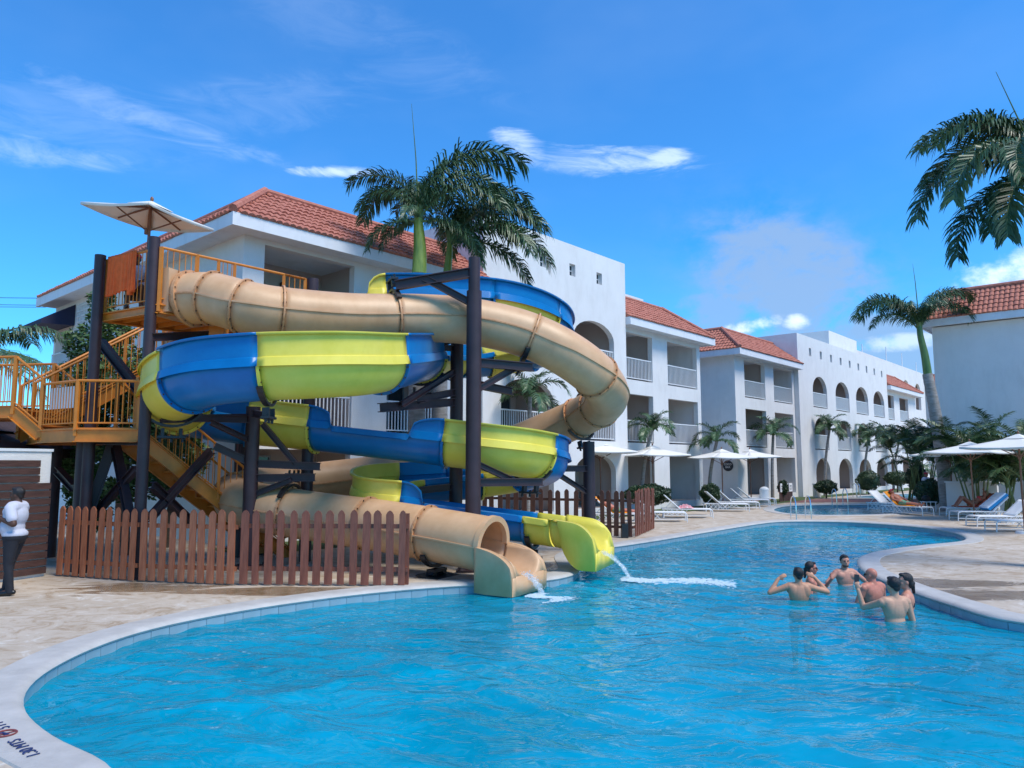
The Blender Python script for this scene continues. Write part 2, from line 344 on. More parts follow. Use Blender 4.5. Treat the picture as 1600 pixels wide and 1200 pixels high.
def catmull(pts, n, closed=False):
    out = []; k = len(pts)
    for i in range(k if closed else k-1):
        if closed: a, b, c, d = pts[i-1], pts[i], pts[(i+1) % k], pts[(i+2) % k]
        else: a, b, c, d = pts[max(i-1, 0)], pts[i], pts[i+1], pts[min(i+2, k-1)]
        for j in range(n):
            t = j/n
            out.append(.5*((2*b)+(c-a)*t+(2*a-5*b+4*c-d)*t*t+(3*b-a-3*c+d)*t**3))
    if not closed: out.append(pts[-1])
    return out
def resample(pts, step, closed=False):
    q = pts+[pts[0]] if closed else pts; L = [0]
    for a, b in zip(q, q[1:]): L.append(L[-1]+(b-a).length)
    n = max(2, round(L[-1]/step)); out = []; j = 0
    for i in range(n if closed else n+1):
        d = L[-1]*i/n
        while j < len(L)-2 and L[j+1] < d: j += 1
        f = (d-L[j])/max(1e-9, L[j+1]-L[j]); out.append(q[j].lerp(q[j+1], f))
    return out
def area(p): return sum(a.x*b.y-b.x*a.y for a, b in zip(p, p[1:]+p[:1]))/2
def offset(poly, d):                              # outward for a counter-clockwise loop
    k = len(poly); out = []
    for i in range(k):
        t = (poly[(i+1) % k]-poly[i-1]).normalized(); out.append(Vector((poly[i].x+t.y*d, poly[i].y-t.x*d, poly[i].z)))
    return out
def smoothloop(p, it):
    for _ in range(it): p = [(p[i-1]+p[i]*2+p[(i+1) % len(p)])/4 for i in range(len(p))]
    return p
def fill(loops, z, mb=None, mi=0):
    mb = mb or MB(); loops = [[Vector((p.x, p.y, 0)) for p in l] for l in loops]
    tris = geometry.tessellate_polygon(loops); vs = [p for l in loops for p in l]
    out = []
    for a, b, c in tris:
        n = (vs[b]-vs[a]).cross(vs[c]-vs[a]).z; out.append((a, b, c) if n > 0 else (a, c, b))
    return mb.add([(p.x, p.y, z) for p in vs], out, mi)
# ================================================================ ground, pools
Z0 = Vector((0, 0, 0))
px_main = [(180, 1200), (100, 1160), (50, 1125), (29, 1098), (36, 1070), (72, 1040), (150, 1003), (250, 973), (400, 945), (560, 924), (700, 912), (820, 906), (880, 899), (905, 888),
           (898, 876), (896, 866), (930, 856), (980, 849), (1040, 840), (1100, 830), (1150, 822), (1190, 816), (1225, 813), (1290, 813), (1350, 815), (1440, 822), (1490, 830), (1510, 838),
           (1500, 845), (1440, 851), (1385, 858), (1350, 866), (1341, 876), (1352, 890), (1385, 905), (1430, 922), (1500, 944), (1600, 968)]
main = [G(*p, 0.02) for p in px_main] + [Vector((9.0, 9.3, 0)), Vector((11.5, 7.5, 0)), Vector((12.5, 4, 0)), Vector((10, 1.6, 0)), Vector((5, .7, 0)), Vector((1.5, 1.2, 0)), Vector((-1.2, 3.2, 0))]
pool2 = [G(*p) for p in [(1208, 797), (1245, 804), (1320, 805), (1395, 803), (1432, 798), (1440, 793), (1400, 790), (1330, 788), (1250, 789), (1222, 791)]]
pool3 = [G(*p) for p in [(1335, 776), (1360, 778.5), (1440, 777), (1520, 774), (1500, 770.5), (1430, 771), (1370, 773.5)]]
def loop(pts, step=.22):
    q = resample(catmull(pts, 8, True), step, True); q = smoothloop(q, 3)
    return q if area(q) > 0 else q[::-1]
mainL, p2L, p3L = loop(main), loop(pool2, .4), loop(pool3, .5)
holes = [offset(l, .12) for l in (mainL, p2L, p3L)]
deck = fill([[Vector(p) for p in ((-70, -30, 0), (90, -30, 0), (90, 150, 0), (-70, 150, 0))]] + [h[::-1] for h in holes], 0.0)
struct('pool_deck', deck, M['deck'])
ring = fill([[Vector(p) for p in ((-900, -900, 0), (900, -900, 0), (900, 900, 0), (-900, 900, 0))], [Vector(p) for p in ((-70, -30, 0), (-70, 150, 0), (90, 150, 0), (90, -30, 0))]], -.02)
struct('ground', ring, M['grass'])
def sweep_profile(mb, L, prof, mi=0):
    k = len(L); n = len(prof); offs = [offset(L, d) for d, z in prof]; vs = []
    for i in range(k): vs += [(offs[j][i].x, offs[j][i].y, prof[j][1]) for j in range(n)]
    return mb.add(vs, [(i*n+j, ((i+1) % k)*n+j, ((i+1) % k)*n+j+1, i*n+j+1) for i in range(k) for j in range(n-1)], mi)
def pool(L, name, wmat, depth, cw, tiles=False):
    struct('pool_coping', sweep_profile(MB(), L, [(cw, .0), (cw-.01, .016), (.09, .022), (.03, .016), (-.015, -.002), (-.03, -.025), (-.015, -.05), (0, -.055)]), M['coping'], True)
    w = sweep_profile(MB(), L, [(0.002, -.056), (0.002, -.27), (0.0, -.275), (0, -depth)]); fill([L], -depth, w, 1)
    wall = struct('pool_basin', w, [M['pooltile'], M['poolfloor']])
    ns = len(w.m)
    for i, p in enumerate(wall.data.polygons):
        if i < ns-1 and p.material_index == 0: p.material_index = 0 if p.center.z > -.272 else 1
    return wall
coping_basin = pool(mainL, 'main', M['water'], 1.35, .42)
pool(p2L, 'second', M['water2'], .9, .45); pool(p3L, 'third', M['water2'], .9, .5)
# the pale tiles along the waterline, each one its own piece
tb = MB().box((0, 0, 0), (.008, .282, .21)); tile_me = tb.mesh('waterline_tile', M['pooltile'])
cand = []
tl = resample(mainL, .29, True)
for i, p in enumerate(tl):
    t = (tl[(i+1) % len(tl)]-tl[i-1]).normalized(); inward = Vector((-t.y, t.x, 0))
    q = p; y = q.y
    facing = inward.dot(Vector((0, 2.1, 0))-Vector((q.x, q.y, 0)))
    if facing > 0 and q.y > 2 and abs(q.x/q.y) < .8: cand.append((q.length, q, t, inward))
cand.sort(key=lambda c: c[0])
for d, q, t, inw in cand[:240]:
    o = link('waterline_tile', tile_me, coping_basin, (q.x+inw.x*.004, q.y+inw.y*.004, -.163), math.atan2(t.y, t.x)-PI/2)
# water sheets: real wavelets near the camera
def water(name, x0, x1, y0, y1, nx, ny, z, amp, m, fan=False):
    rs = np.random.RandomState(3)
    ty = np.linspace(0, 1, ny)**1.7 if fan else np.linspace(0, 1, ny)
    ys = y0+(y1-y0)*ty; xs = np.linspace(x0, x1, nx); X, Y = np.meshgrid(xs, ys); Zs = np.zeros_like(X)
    wx = X+.35*np.sin(Y*.9+.4*X)+.2*np.sin(1.7*Y-.8*X+1); wy = Y+.35*np.sin(X*.8-.3*Y+2)+.2*np.sin(X*1.9+Y*.7)
    for k in range(30):
        lam = .34*1.10**k if k < 22 else rs.uniform(.5, 1.6); a = rs.normal(PI/2, .75); ph = rs.uniform(0, 6.28); kk = 2*PI/lam
        s = np.sin(kk*(wx*np.cos(a)+wy*np.sin(a))+ph); Zs += amp*lam*.5*(1-np.abs(s)*1.0)*(.7+.3*np.sin(X*.7+ph)*np.sin(Y*.6-ph))
    Zs -= Zs.mean()
    vs = np.stack([X, Y, Zs*1.0+z], -1).reshape(-1, 3); i = np.arange((nx-1)*(ny-1)); r, c = i//(nx-1), i % (nx-1); a = r*nx+c
    fs = np.stack([a, a+1, a+nx+1, a+nx], -1)
    me = bpy.data.meshes.new(name); me.vertices.add(len(vs)); me.vertices.foreach_set('co', vs.ravel()); me.loops.add(fs.size); me.loops.foreach_set('vertex_index', fs.ravel())
    me.polygons.add(len(fs)); me.polygons.foreach_set('loop_start', np.arange(0, fs.size, 4)); me.polygons.foreach_set('use_smooth', np.ones(len(fs), bool)); me.update(); me.validate(); me.materials.append(m)
    return me
def bb(L): return min(p.x for p in L)-.05, max(p.x for p in L)+.05, min(p.y for p in L)-.05, max(p.y for p in L)+.05
b = bb(mainL); o = struct('water', water('water', b[0], b[1], b[2], b[3], 420, 560, -.155, .0125, M['water'], True), None)
for L in (p2L, p3L):
    b = bb(L); struct('water', water('water', *b, 60, 60, -.14, .006, M['water2']), None)
# red paver path and lawn strip in front of the far wings
# ================================================================ buildings
A0 = G(1096, 790); TH = R(41.5); D2 = Vector((math.sin(TH), math.cos(TH), 0)); N2 = Vector((math.cos(TH), -math.sin(TH), 0)); RZ = PI/2-TH
def Wd(s, off, z=0): p = A0+D2*s+N2*off; return Vector((p.x, p.y, z))
def strip(name, s0, s1, o0, o1, z, m, n=24):
    mb = MB(); vs = []
    for i in range(n+1):
        s = s0+(s1-s0)*i/n; vs += [Wd(s, o0+.25*math.sin(s*.35), z), Wd(s, o1+.35*math.sin(s*.25+1), z)]
    mb.add(vs, [(2*i, 2*i+2, 2*i+3, 2*i+1)[::-1] for i in range(n)]); return struct(name, mb, m)
strip('lawn', -26, 60, .12, 1.9, .014, M['grass'], 60)
pp = [G(u, v) for u, v in ((1113, 784), (1200, 780.5), (1300, 780), (1440, 780), (1540, 779))]+[G(u, v) for u, v in ((1113, 789.5), (1200, 786), (1300, 785), (1440, 784.5), (1540, 784))][::-1]
struct('paver_path', fill([pp if area(pp) > 0 else pp[::-1]], .010), M['brick'])
def arch_pts(x0, x1, z0, z1, arch):
    if not arch: return [(x0, z0), (x1, z0), (x1, z1), (x0, z1)]
    r = (x1-x0)/2; h = arch if arch > .1 else r; cx = (x0+x1)/2; n = 12
    return [(x0, z0), (x1, z0)]+[(cx+r*math.cos(PI*i/n), z1-h+h*math.sin(PI*i/n)) for i in range(n+1)]
def wall_panel(mb, outer, holes, thick, place=None):
    place = place or (lambda x, y, z: (x, y, z)); loops = [[Vector((x, z, 0)) for x, z in l] for l in [outer]+holes]
    tris = geometry.tessellate_polygon(loops); pts = [p for l in loops for p in l]
    f = [place(p.x, 0, p.y) for p in pts]; bk = [place(p.x, thick, p.y) for p in pts]
    fr = []
    for a, b, c in tris:
        n = (pts[b]-pts[a]).cross(pts[c]-pts[a]).z; fr.append((a, b, c) if n > 0 else (a, c, b))
    mb.add(f, fr); mb.add(bk, [t[::-1] for t in fr]); o = 0
    for l in loops:
        k = len(l); vs = [place(p.x, 0, p.y) for p in l]+[place(p.x, thick, p.y) for p in l]
        mb.add(vs, [(i, (i+1) % k, k+(i+1) % k, k+i) for i in range(k)])
BAL = {}
def balcony(parent, x0, x1, z0, z1, arch, rail, variant=0, loc=None):
    w, h = x1-x0, z1-z0; key = (round(w, 2), round(h, 2), bool(arch), rail, variant)
    if key not in BAL:
        mb = MB(); dp = 2.0; e = .35                       # recess behind the wall, open to the front
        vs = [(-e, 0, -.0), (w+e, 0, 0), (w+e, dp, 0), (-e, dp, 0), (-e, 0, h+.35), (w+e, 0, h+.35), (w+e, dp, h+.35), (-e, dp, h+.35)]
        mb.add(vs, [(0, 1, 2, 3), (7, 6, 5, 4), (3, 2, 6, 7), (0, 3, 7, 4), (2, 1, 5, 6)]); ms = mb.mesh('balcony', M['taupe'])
        d = MB(); dw = min(1.5, w*.55); dx = .12 if variant % 2 == 0 else w-dw-.12
        if variant < 2:
            d.box((dx+dw/2, dp-.06, 1.02), (dw, .06, 2.0), 1); 
            for q in (0, .5, 1): d.box((dx+dw*q, dp-.10, 1.02), (.05, .05, 2.0), 0)
            d.box((dx+dw/2, dp-.10, 2.03), (dw+.05, .052, .05), 0)
        dm = d.mesh('sliding_door', [M['frame'], M['glass']]) if d.v else None
        l = MB().ell((w*.62, dp-.09, min(h*.8, 1.85)), (.07, .07, .09), None, 8, 6).mesh('wall_lamp', M['black'])
        rm = None
        if rail:
            r = MB(); rh = 1.0; nb = max(8, int(w/.125))
            r.box((w/2, .06, rh), (w-.01, .05, .05)); r.box((w/2, .06, .10), (w-.01, .04, .035))
            for i in range(nb+1): r.box((.03+(w-.06)*i/nb, .06, rh/2+.05), (.032 if rail == 1 else .05, .022, rh-.1))
            rm = r.mesh('railing', M['rail'])
        BAL[key] = (ms, dm, l, rm)
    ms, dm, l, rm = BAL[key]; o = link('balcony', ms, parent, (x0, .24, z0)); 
    if dm: link('sliding_door', dm, o)
    link('wall_lamp', l, o)
    if rm: link('railing', rm, o, (0, -.22, 0))
    return o
def clip_in(p, poly):
    c = False; j = len(poly)-1
    for i in range(len(poly)):
        a, b = poly[i], poly[j]
        if (a[1] > p[1]) != (b[1] > p[1]) and p[0] < (b[0]-a[0])*(p[1]-a[1])/(b[1]-a[1])+a[0]: c = not c
        j = i
    return c
def tiles_on(mb, poly, w=.20, l=.32):
    """clay barrel tiles laid in courses over a planar roof face; poly[0]->poly[1] is the eave"""
    a, b = poly[0], poly[1]; e = (b-a).normalized(); n = (b-a).cross(poly[2]-a).normalized(); n = n if n.z > 0 else -n
    g = n.cross(e); g = g if g.z > 0 else -g
    p2 = [((p-a).dot(e), (p-a).dot(g)) for p in poly]; x0, x1 = min(p[0] for p in p2), max(p[0] for p in p2); H = max(p[1] for p in p2)
    nb, na = int(H/l)+1, int((x1-x0)/w)+1
    for j in range(nb):
        for i in range(na):
            cx, cy = x0+(i+.5)*w, (j+.45)*l
            if not clip_in((cx, cy), p2): continue
            jit = random.uniform(-.010, .010); o = a+e*cx+g*(j*l-.03)
            A = [(-.5, .0), (-.32, .036), (0, .054), (.32, .036), (.5, .0)]
            lo = [o+e*(q*w*.98)+n*(r+.035+jit) for q, r in A]; hi = [o+g*(l+.04)+e*(q*w*.9)+n*(r*.85+jit) for q, r in A]
            fb = [o+e*(q*w*.98)+n*(.0+jit) for q, r in A]
            mb.add(lo+hi+fb, [(k, k+1, k+6, k+5) for k in range(4)]+[(10+k, 11+k, k+1, k) for k in range(4)])
def hip_roof(t, x0, x1, y0, y1, z, inset=2.0, rise=1.5, over=.7, faces='fl', hl=True, hr=True):
    """band of hipped roof; inner edge is a flat roof"""
    a, b, c, d = Vector((x0-(over if hl else 0), y0-over, z)), Vector((x1+(over if hr else 0), y0-over, z)), Vector((x1+(over if hr else 0), y1, z)), Vector((x0-(over if hl else 0), y1, z))
    iL = inset if hl else 0; iR = inset if hr else 0; u = Vector((0, 0, rise))
    A, B, C_, D_ = a+Vector((iL, inset, rise)), b+Vector((-iR, inset, rise)), c+Vector((-iR, -inset, rise)), d+Vector((iL, -inset, rise))
    fa = MB(); h = .34
    base = MB(); base.add([a, b, c, d, A, B, C_, D_], [(0, 1, 5, 4), (1, 2, 6, 5), (2, 3, 7, 6), (3, 0, 4, 7), (4, 5, 6, 7)]); ro = base.build('roof', M['tile'], t)
    tl = MB()
    if 'f' in faces: tiles_on(tl, [a, b, B, A])
    if 'l' in faces: tiles_on(tl, [d, a, A, D_])
    if 'r' in faces: tiles_on(tl, [b, c, C_, B])
    o = tl.build('roof_tile', M['tile'], ro, True); o['kind'] = 'stuff'
    rg = MB()
    if hl: rg.tube([a+Vector((0, 0, .07)), A+Vector((0, 0, .09))], .11, 8)
    if hr: rg.tube([b+Vector((0, 0, .07)), B+Vector((0, 0, .09))], .11, 8)
    rg.tube([A+Vector((0, 0, .06)), B+Vector((0, 0, .06))], .11, 8)
    if hl: rg.tube([A+Vector((0, 0, .06)), D_+Vector((0, 0, .06))], .11, 8)
    rg.build('ridge_cap', M['tile'], ro, True)
    # fascia boards and soffit
    zb = z-h
    f = MB(); X0, X1, Y0, Y1 = a.x, b.x, a.y, c.y
    f.box(((X0+X1)/2, Y0+.05, z-h/2-.01), (X1-X0, .1, h)); f.box((X0+.05, (Y0+.1+Y1)/2, z-h/2-.01), (.1, Y1-Y0-.1, h)); f.box((X1-.05, (Y0+.1+Y1)/2, z-h/2-.01), (.1, Y1-Y0-.1, h))
    f.box(((X0+X1)/2, (Y0+Y1)/2, z-h+.06), (X1-X0-.2, Y1-Y0-.1, .05)); f.build('fascia', M['white2'], t)
def wing(name, label, s0, s1, ztop, dep, openings, off=0.0, roof=None, small=(), base=0.0, cap=True, extra=None):
    t = thing(name, label, 'hotel building', Wd(s0, off), RZ); wl = s1-s0
    holes = [arch_pts(a-s0, b-s0, z0, z1, ar) for a, b, z0, z1, ar, *_ in openings]+[arch_pts(a-s0, b-s0, z0, z1, 0) for a, b, z0, z1 in small]
    mb = MB(); wall_panel(mb, [(0, 0), (wl, 0), (wl, ztop), (0, ztop)], holes, .25)
    for x in (.125, wl-.125): mb.box((x, dep/2+.125, ztop/2), (.25, dep-.25, ztop))
    mb.box((wl/2, dep-.125, ztop/2), (wl-.5, .25, ztop)); mb.box((wl/2, dep/2, ztop-.055), (wl-.5, dep-.5, .07))
    mb.build('wall', M['white'], t)
    for i, (a, b, z0, z1, ar, rail, *v) in enumerate(openings): balcony(t, a-s0, b-s0, z0, z1, ar, rail, v[0] if v else i % 3)
    for a, b, z0, z1 in small:
        w = MB(); cx, cz = (a+b)/2-s0, (z0+z1)/2; w.box((cx, .20, cz), (b-a-.01, .04, z1-z0-.01), 1)
        for q in (-1, 0, 1): w.box((cx+q*(b-a-.04)/2, .17, cz), (.035, .03, z1-z0-.02), 0)
        for q in (-1, 0, 1): w.box((cx, .165, cz+q*(z1-z0-.04)/2), (b-a-.02, .03, .03), 0)
        w.build('window', [M['rail'], M['glass']], t)
    if roof: hip_roof(t, 0, wl, 0, dep, ztop, **roof)
    return t
FL = [(.3, 2.5), (3.05, 5.25), (5.9, 8.05)]
def cols(xs, fl=FL, arch=0, rails=(0, 1, 1)):
    return [(a, b, z0, z1, arch, rails[k]) for a, b in xs for k, (z0, z1) in enumerate(fl)]
wA = wing('hotel_wing', 'white three storey wing behind the slides with red hip roof and dark corner awning', -25.3, -16.45, 8.5, 14.5,
          cols([(-24.68, -21.7), (-20.38, -17.8)]), roof=dict(hr=False, faces='fl'))
# far corner of the end wall: shaded balcony, lattice screen, dark awning
yb = 13.2
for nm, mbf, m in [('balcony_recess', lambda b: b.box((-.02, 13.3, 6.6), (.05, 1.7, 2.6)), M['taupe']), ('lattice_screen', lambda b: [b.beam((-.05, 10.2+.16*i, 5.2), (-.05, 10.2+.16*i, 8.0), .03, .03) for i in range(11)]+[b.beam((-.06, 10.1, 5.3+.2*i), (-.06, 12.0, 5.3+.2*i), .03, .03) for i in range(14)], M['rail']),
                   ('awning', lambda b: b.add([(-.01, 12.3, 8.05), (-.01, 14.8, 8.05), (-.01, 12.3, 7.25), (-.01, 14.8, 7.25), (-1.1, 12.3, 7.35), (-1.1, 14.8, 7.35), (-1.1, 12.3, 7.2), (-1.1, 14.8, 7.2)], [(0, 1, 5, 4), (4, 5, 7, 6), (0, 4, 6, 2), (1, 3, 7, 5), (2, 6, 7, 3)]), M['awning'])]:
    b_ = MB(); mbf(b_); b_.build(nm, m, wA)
rb = MB(); rb.beam((-.12, 12.5, 6.3), (-.12, 14.2, 6.3), .04, .04)
for i in range(18): rb.beam((-.12, 12.5+.1*i, 5.35), (-.12, 12.5+.1*i, 6.3), .02, .02)
rb.build('railing', M['rail'], wA)
wT = wing('hotel_tower', 'tall white block with three small square windows and wide arched balconies', -16.45, -7.3, 11.0, 12,
          cols([(-15.5, -12.5), (-11.15, -8.25)], arch=.75), off=.35, small=[(-13.3, -12.9, 9.7, 10.2), (-11.4, -11.0, 9.7, 10.2), (-9.5, -9.1, 9.7, 10.2)])
wB = wing('hotel_wing', 'white wing with two columns of square balconies between the tower and the gap', -7.29, .25, 8.6, 12,
          cols([(-7.0, -4.5), (-3.1, -.1)]), roof=dict(hl=False, faces='fr', over=.6))
mb = MB().box((5.2, 4.2, 10.1), (3.6, 2.4, 1.9)); mb.build('roof_box', M['white'], wB)
wC = wing('hotel_wing', 'white wing with blank end wall carrying a round dark sign', 4.35, 13.1, 8.5, 12,
          cols([(5.6, 8.5), (9.8, 12.75)]), roof=dict(hr=False, faces='fl', over=.65))
wD = wing('hotel_tower', 'long white block with four arched bays and nine tiny square windows', 13.12, 33.2, 10.6, 12,
          cols([(15.6, 18.35), (20.1, 23.1), (24.7, 27.7), (29.1, 32.1)], arch=1.0, rails=(0, 2, 2)), off=.3, small=[(15.2+2.05*i, 15.6+2.05*i, 9.3, 9.85) for i in range(9)])
MB().box((16.0, 3.6, 11.6), (7.0, 3.0, 2.2)).build('roof_box', M['white'], wD)
wE = wing('hotel_wing', 'far white wing with a short red roof behind the palm tops', 33.22, 43.5, 8.75, 10,
          cols([(34.2, 36.2), (38.0, 40.9)], rails=(0, 2, 2)), roof=dict(hl=False, faces='fr', over=.6))
wF = wing('hotel_block', 'farthest white block with arched top windows and roof rods', 34.0, 62, 12.6, 6, 
          [(37.5, 40, 9.6, 11.2, 0, 0, 2), (47.6, 50.2, 8.2, 11.2, 1.0, 0, 2), (52.6, 55.2, 8.2, 11.2, 1.0, 0, 2), (57.6, 60.0, 8.2, 11.2, 1.0, 0, 2)], off=-3.2)
for x, h in ((6, .9), (14, 1.6), (20, 1.6), (26, 1.2)): MB().cyl((x, .3, 12.6), .05, h, 6).build('roof_rod', M['white2'], wF)
wG = wing('hotel_wing', 'small far wing with red roof seen beyond the big palm trunk', 64, 74, 11.2, 8, cols([(65, 67.5), (69, 72)], rails=(0, 2, 2), fl=[(.3, 2.5), (4, 6.4), (7.5, 9.9)]), off=-.5, roof=dict(faces='fl'))
# right-hand block, its blank end towards the camera
tE = thing('hotel_block', 'white building at the right edge with a large blank wall under a red tiled roof', 'hotel building', (20.15, 35.3, 0), -TH)
EW, ED = 26, 16
mb = MB(); mb.box((EW/2, ED/2, 4.3), (EW, ED, 8.6)); mb.build('wall', M['white'], tE)
hip_roof(tE, 0, EW, 0, ED, 8.95, inset=1.35, rise=1.4, over=.45, faces='fl')
# dark round sign on the end wall of the third wing
sg = MB(); sg.tube([(-.02, .55, 2.0), (-.06, .55, 2.0)], .30, 32, 0); sgn = sg.build('round_sign', M['sign'], None)
sgn.location = Wd(4.35, 0); sgn.rotation_euler = (0, 0, RZ)
sgn['label'] = 'round dark sign with two lines of white lettering on the blank end wall'; sgn['category'] = 'sign'; local(sgn)
def text(body, size, mats, parent, loc, rot, name='lettering', ext=.002, align='CENTER', shear=0):
    cu = bpy.data.curves.new(name, 'FONT'); cu.body = body; cu.size = size; cu.extrude = ext; cu.align_x = align; cu.align_y = 'CENTER'; cu.shear = shear
    tmp = bpy.data.objects.new(name, cu); COL.objects.link(tmp); dg = bpy.context.evaluated_depsgraph_get(); me = bpy.data.meshes.new_from_object(tmp.evaluated_get(dg))
    bpy.data.objects.remove(tmp); me.materials.clear(); me.materials.append(mats); o = link(name, me, parent); o.location = loc; o.rotation_euler = rot; return o
for k, (tx, zz, s_) in enumerate((('COCO', 2.08, .15), ('BAR', 1.92, .16))): text(tx, s_, M['paper'], sgn, (-.064, .55, zz), (PI/2, 0, -PI/2))

def s_at(u, off):
    r = ray(u, 725); t = (A0.dot(N2)+off)/(r.x*N2.x+r.y*N2.y); return (Vector((r.x*t, r.y*t, 0))-Vector((A0.x, A0.y, 0))).dot(D2)
# ================================================================ slides
UP = Vector((0, 0, 1))
def path_frames(ctrl, step=.12):
    pts = resample(catmull(ctrl, 14), step); fr = []
    for i, p in enumerate(pts):
        t = (pts[min(i+1, len(pts)-1)]-pts[max(i-1, 0)]).normalized(); r = t.cross(UP).normalized(); fr.append((p, t, r, r.cross(t)))
    return fr
def cuts_from_u(fr, specs):
    """index of the station nearest a sight line, searched forward along the path"""
    out = []; i0 = 0
    for k in specs: out.append(min(len(fr)-1, k))
    return out
# ---- closed tan tube
tan_pts = [P(292, 468, 14.45), P(330, 466, 14.3), P(385, 480, 14.1), P(440, 489, 14.3), P(550, 497, 14.9), P(660, 497, 15.5), P(740, 503, 15.8), P(820, 522, 16.0), P(885, 553, 16.1), P(935, 592, 16.6),
           P(948, 622, 17.7), P(920, 645, 18.9), P(860, 672, 19.7), P(780, 703, 19.9), P(690, 724, 19.6), P(600, 741, 19.2), P(500, 754, 18.6), P(420, 762, 17.9), P(375, 772, 17.0), P(378, 785, 16.3), P(430, 797, 15.85),
           P(500, 808, 15.6), P(600, 822, 14.95), P(700, 839, 14.25), P(768, 852, 13.75)]
RT = .485
tube_slide = thing('tube_slide', 'closed tan tube water slide looping from the tower down to the near pool edge', 'water slide', G(600, 880), 0)
fr = path_frames(tan_pts)
def seg_ends(fr, uv):
    def pj(p):
        z = p.z-CH; c, s = math.cos(PT), math.sin(PT); d = p.y*c+z*s; up = -p.y*s+z*c; return 800+FPX*p.x/d, 600-FPX*up/d
    res = []; i0 = 0
    for u, v in uv:
        best = min(range(i0, len(fr)), key=lambda i: (pj(fr[i][0])[0]-u)**2+(pj(fr[i][0])[1]-v)**2); res.append(best); i0 = best+2
    return res
ends = seg_ends(fr, [(335, 466), (378, 478), (436, 489), (618, 498), (828, 525), (932, 590), (935, 636), (905, 652), (780, 703), (640, 735), (462, 758), (372, 775), (448, 800), (572, 819), (668, 836)])
cutsT = [0]+ends+[len(fr)-1]
def tube_seg(fr, a, b):
    mb = MB(); n = 40; vs = []
    ths = [2*PI*j/n for j in range(n)]
    for i in range(a, b+1):
        p, t, r, u = fr[i]
        for th in ths:
            c, s = math.cos(th), math.sin(th); rr = RT*(1+0)
            vs.append(p+(r*c+u*s)*rr)
    m = b-a
    mb.add(vs, [(i*n+j, i*n+(j+1) % n, (i+1)*n+(j+1) % n, (i+1)*n+j) for i in range(m) for j in range(n)]); return mb
def ring_flange(fr, i, r0, r1, w, th0=0, th1=2*PI, bolts=True, squash=None):
    p, t, r, u = fr[i]; mb = MB(); n = 40; full = abs(th1-th0-2*PI) < 1e-3; k = n if full else n+1; vs = []
    for j in range(k):
        th = th0+(th1-th0)*j/n; d = r*math.cos(th)+u*math.sin(th)
        vs += [p+d*r0-t*w/2, p+d*r1-t*w/2, p+d*r1+t*w/2, p+d*r0+t*w/2]
    fs = []
    for j in range(n):
        a, b = j*4, ((j+1) % k)*4
        for q in range(4): fs.append((a+q, b+q, b+(q+1) % 4, a+(q+1) % 4))
    if not full: fs += [(0, 1, 2, 3), ((k-1)*4+3, (k-1)*4+2, (k-1)*4+1, (k-1)*4)]
    mb.add(vs, fs, 0)
    if bolts:
        nb = 14 if full else 9
        for j in range(nb):
            th = th0+(th1-th0)*(j+.5)/nb; d = r*math.cos(th)+u*math.sin(th); c = p+d*(r0*.35+r1*.65)
            mb.tube([c-t*(w/2+.012), c+t*(w/2+.012)], .016, 6, 1)
    return mb
for a, b in zip(cutsT, cutsT[1:]):
    sgm = tube_seg(fr, a, b).build('tube_segment', M['tan'], tube_slide, True)
    so_ = sgm.modifiers.new('s', 'SOLIDIFY'); so_.thickness = .02; so_.offset = -1
    sm_ = MB(); m_ = b-a
    for sd_ in (-1, 1):
        vs = []
        for i in range(a, b+1):
            p, t, r, u = fr[i]; q = p+r*sd_*(RT-.01)
            vs += [q+u*.014, q+r*sd_*.055+u*.014, q+r*sd_*.055-u*.014, q-u*.014]
        sm_.add(vs, [(4*i+k, 4*i+(k+1) % 4, 4*i+4+(k+1) % 4, 4*i+4+k) for i in range(m_) for k in range(4)])
    sm_.build('seam_rib', M['tanf' if a % 3 == 0 else 'tan'], tube_slide)
for i in cutsT[1:-1]: ring_flange(fr, i, RT-.005, RT+.06, .035).build('joint_flange', [M['tanf'], M['bolt']], tube_slide, True)
# launch box on the platform
p, t, r, u = fr[0]
mb = MB(); mb.box(p-t*.27+UP*.10, (.98, .5, .86), 0, Matrix((r, t, u)).transposed()); mb.build('launch_box', M['tan'], tube_slide)
ring_flange(fr, 1, RT-.02, RT+.08, .06).build('joint_flange', [M['tanf'], M['bolt']], tube_slide, True)
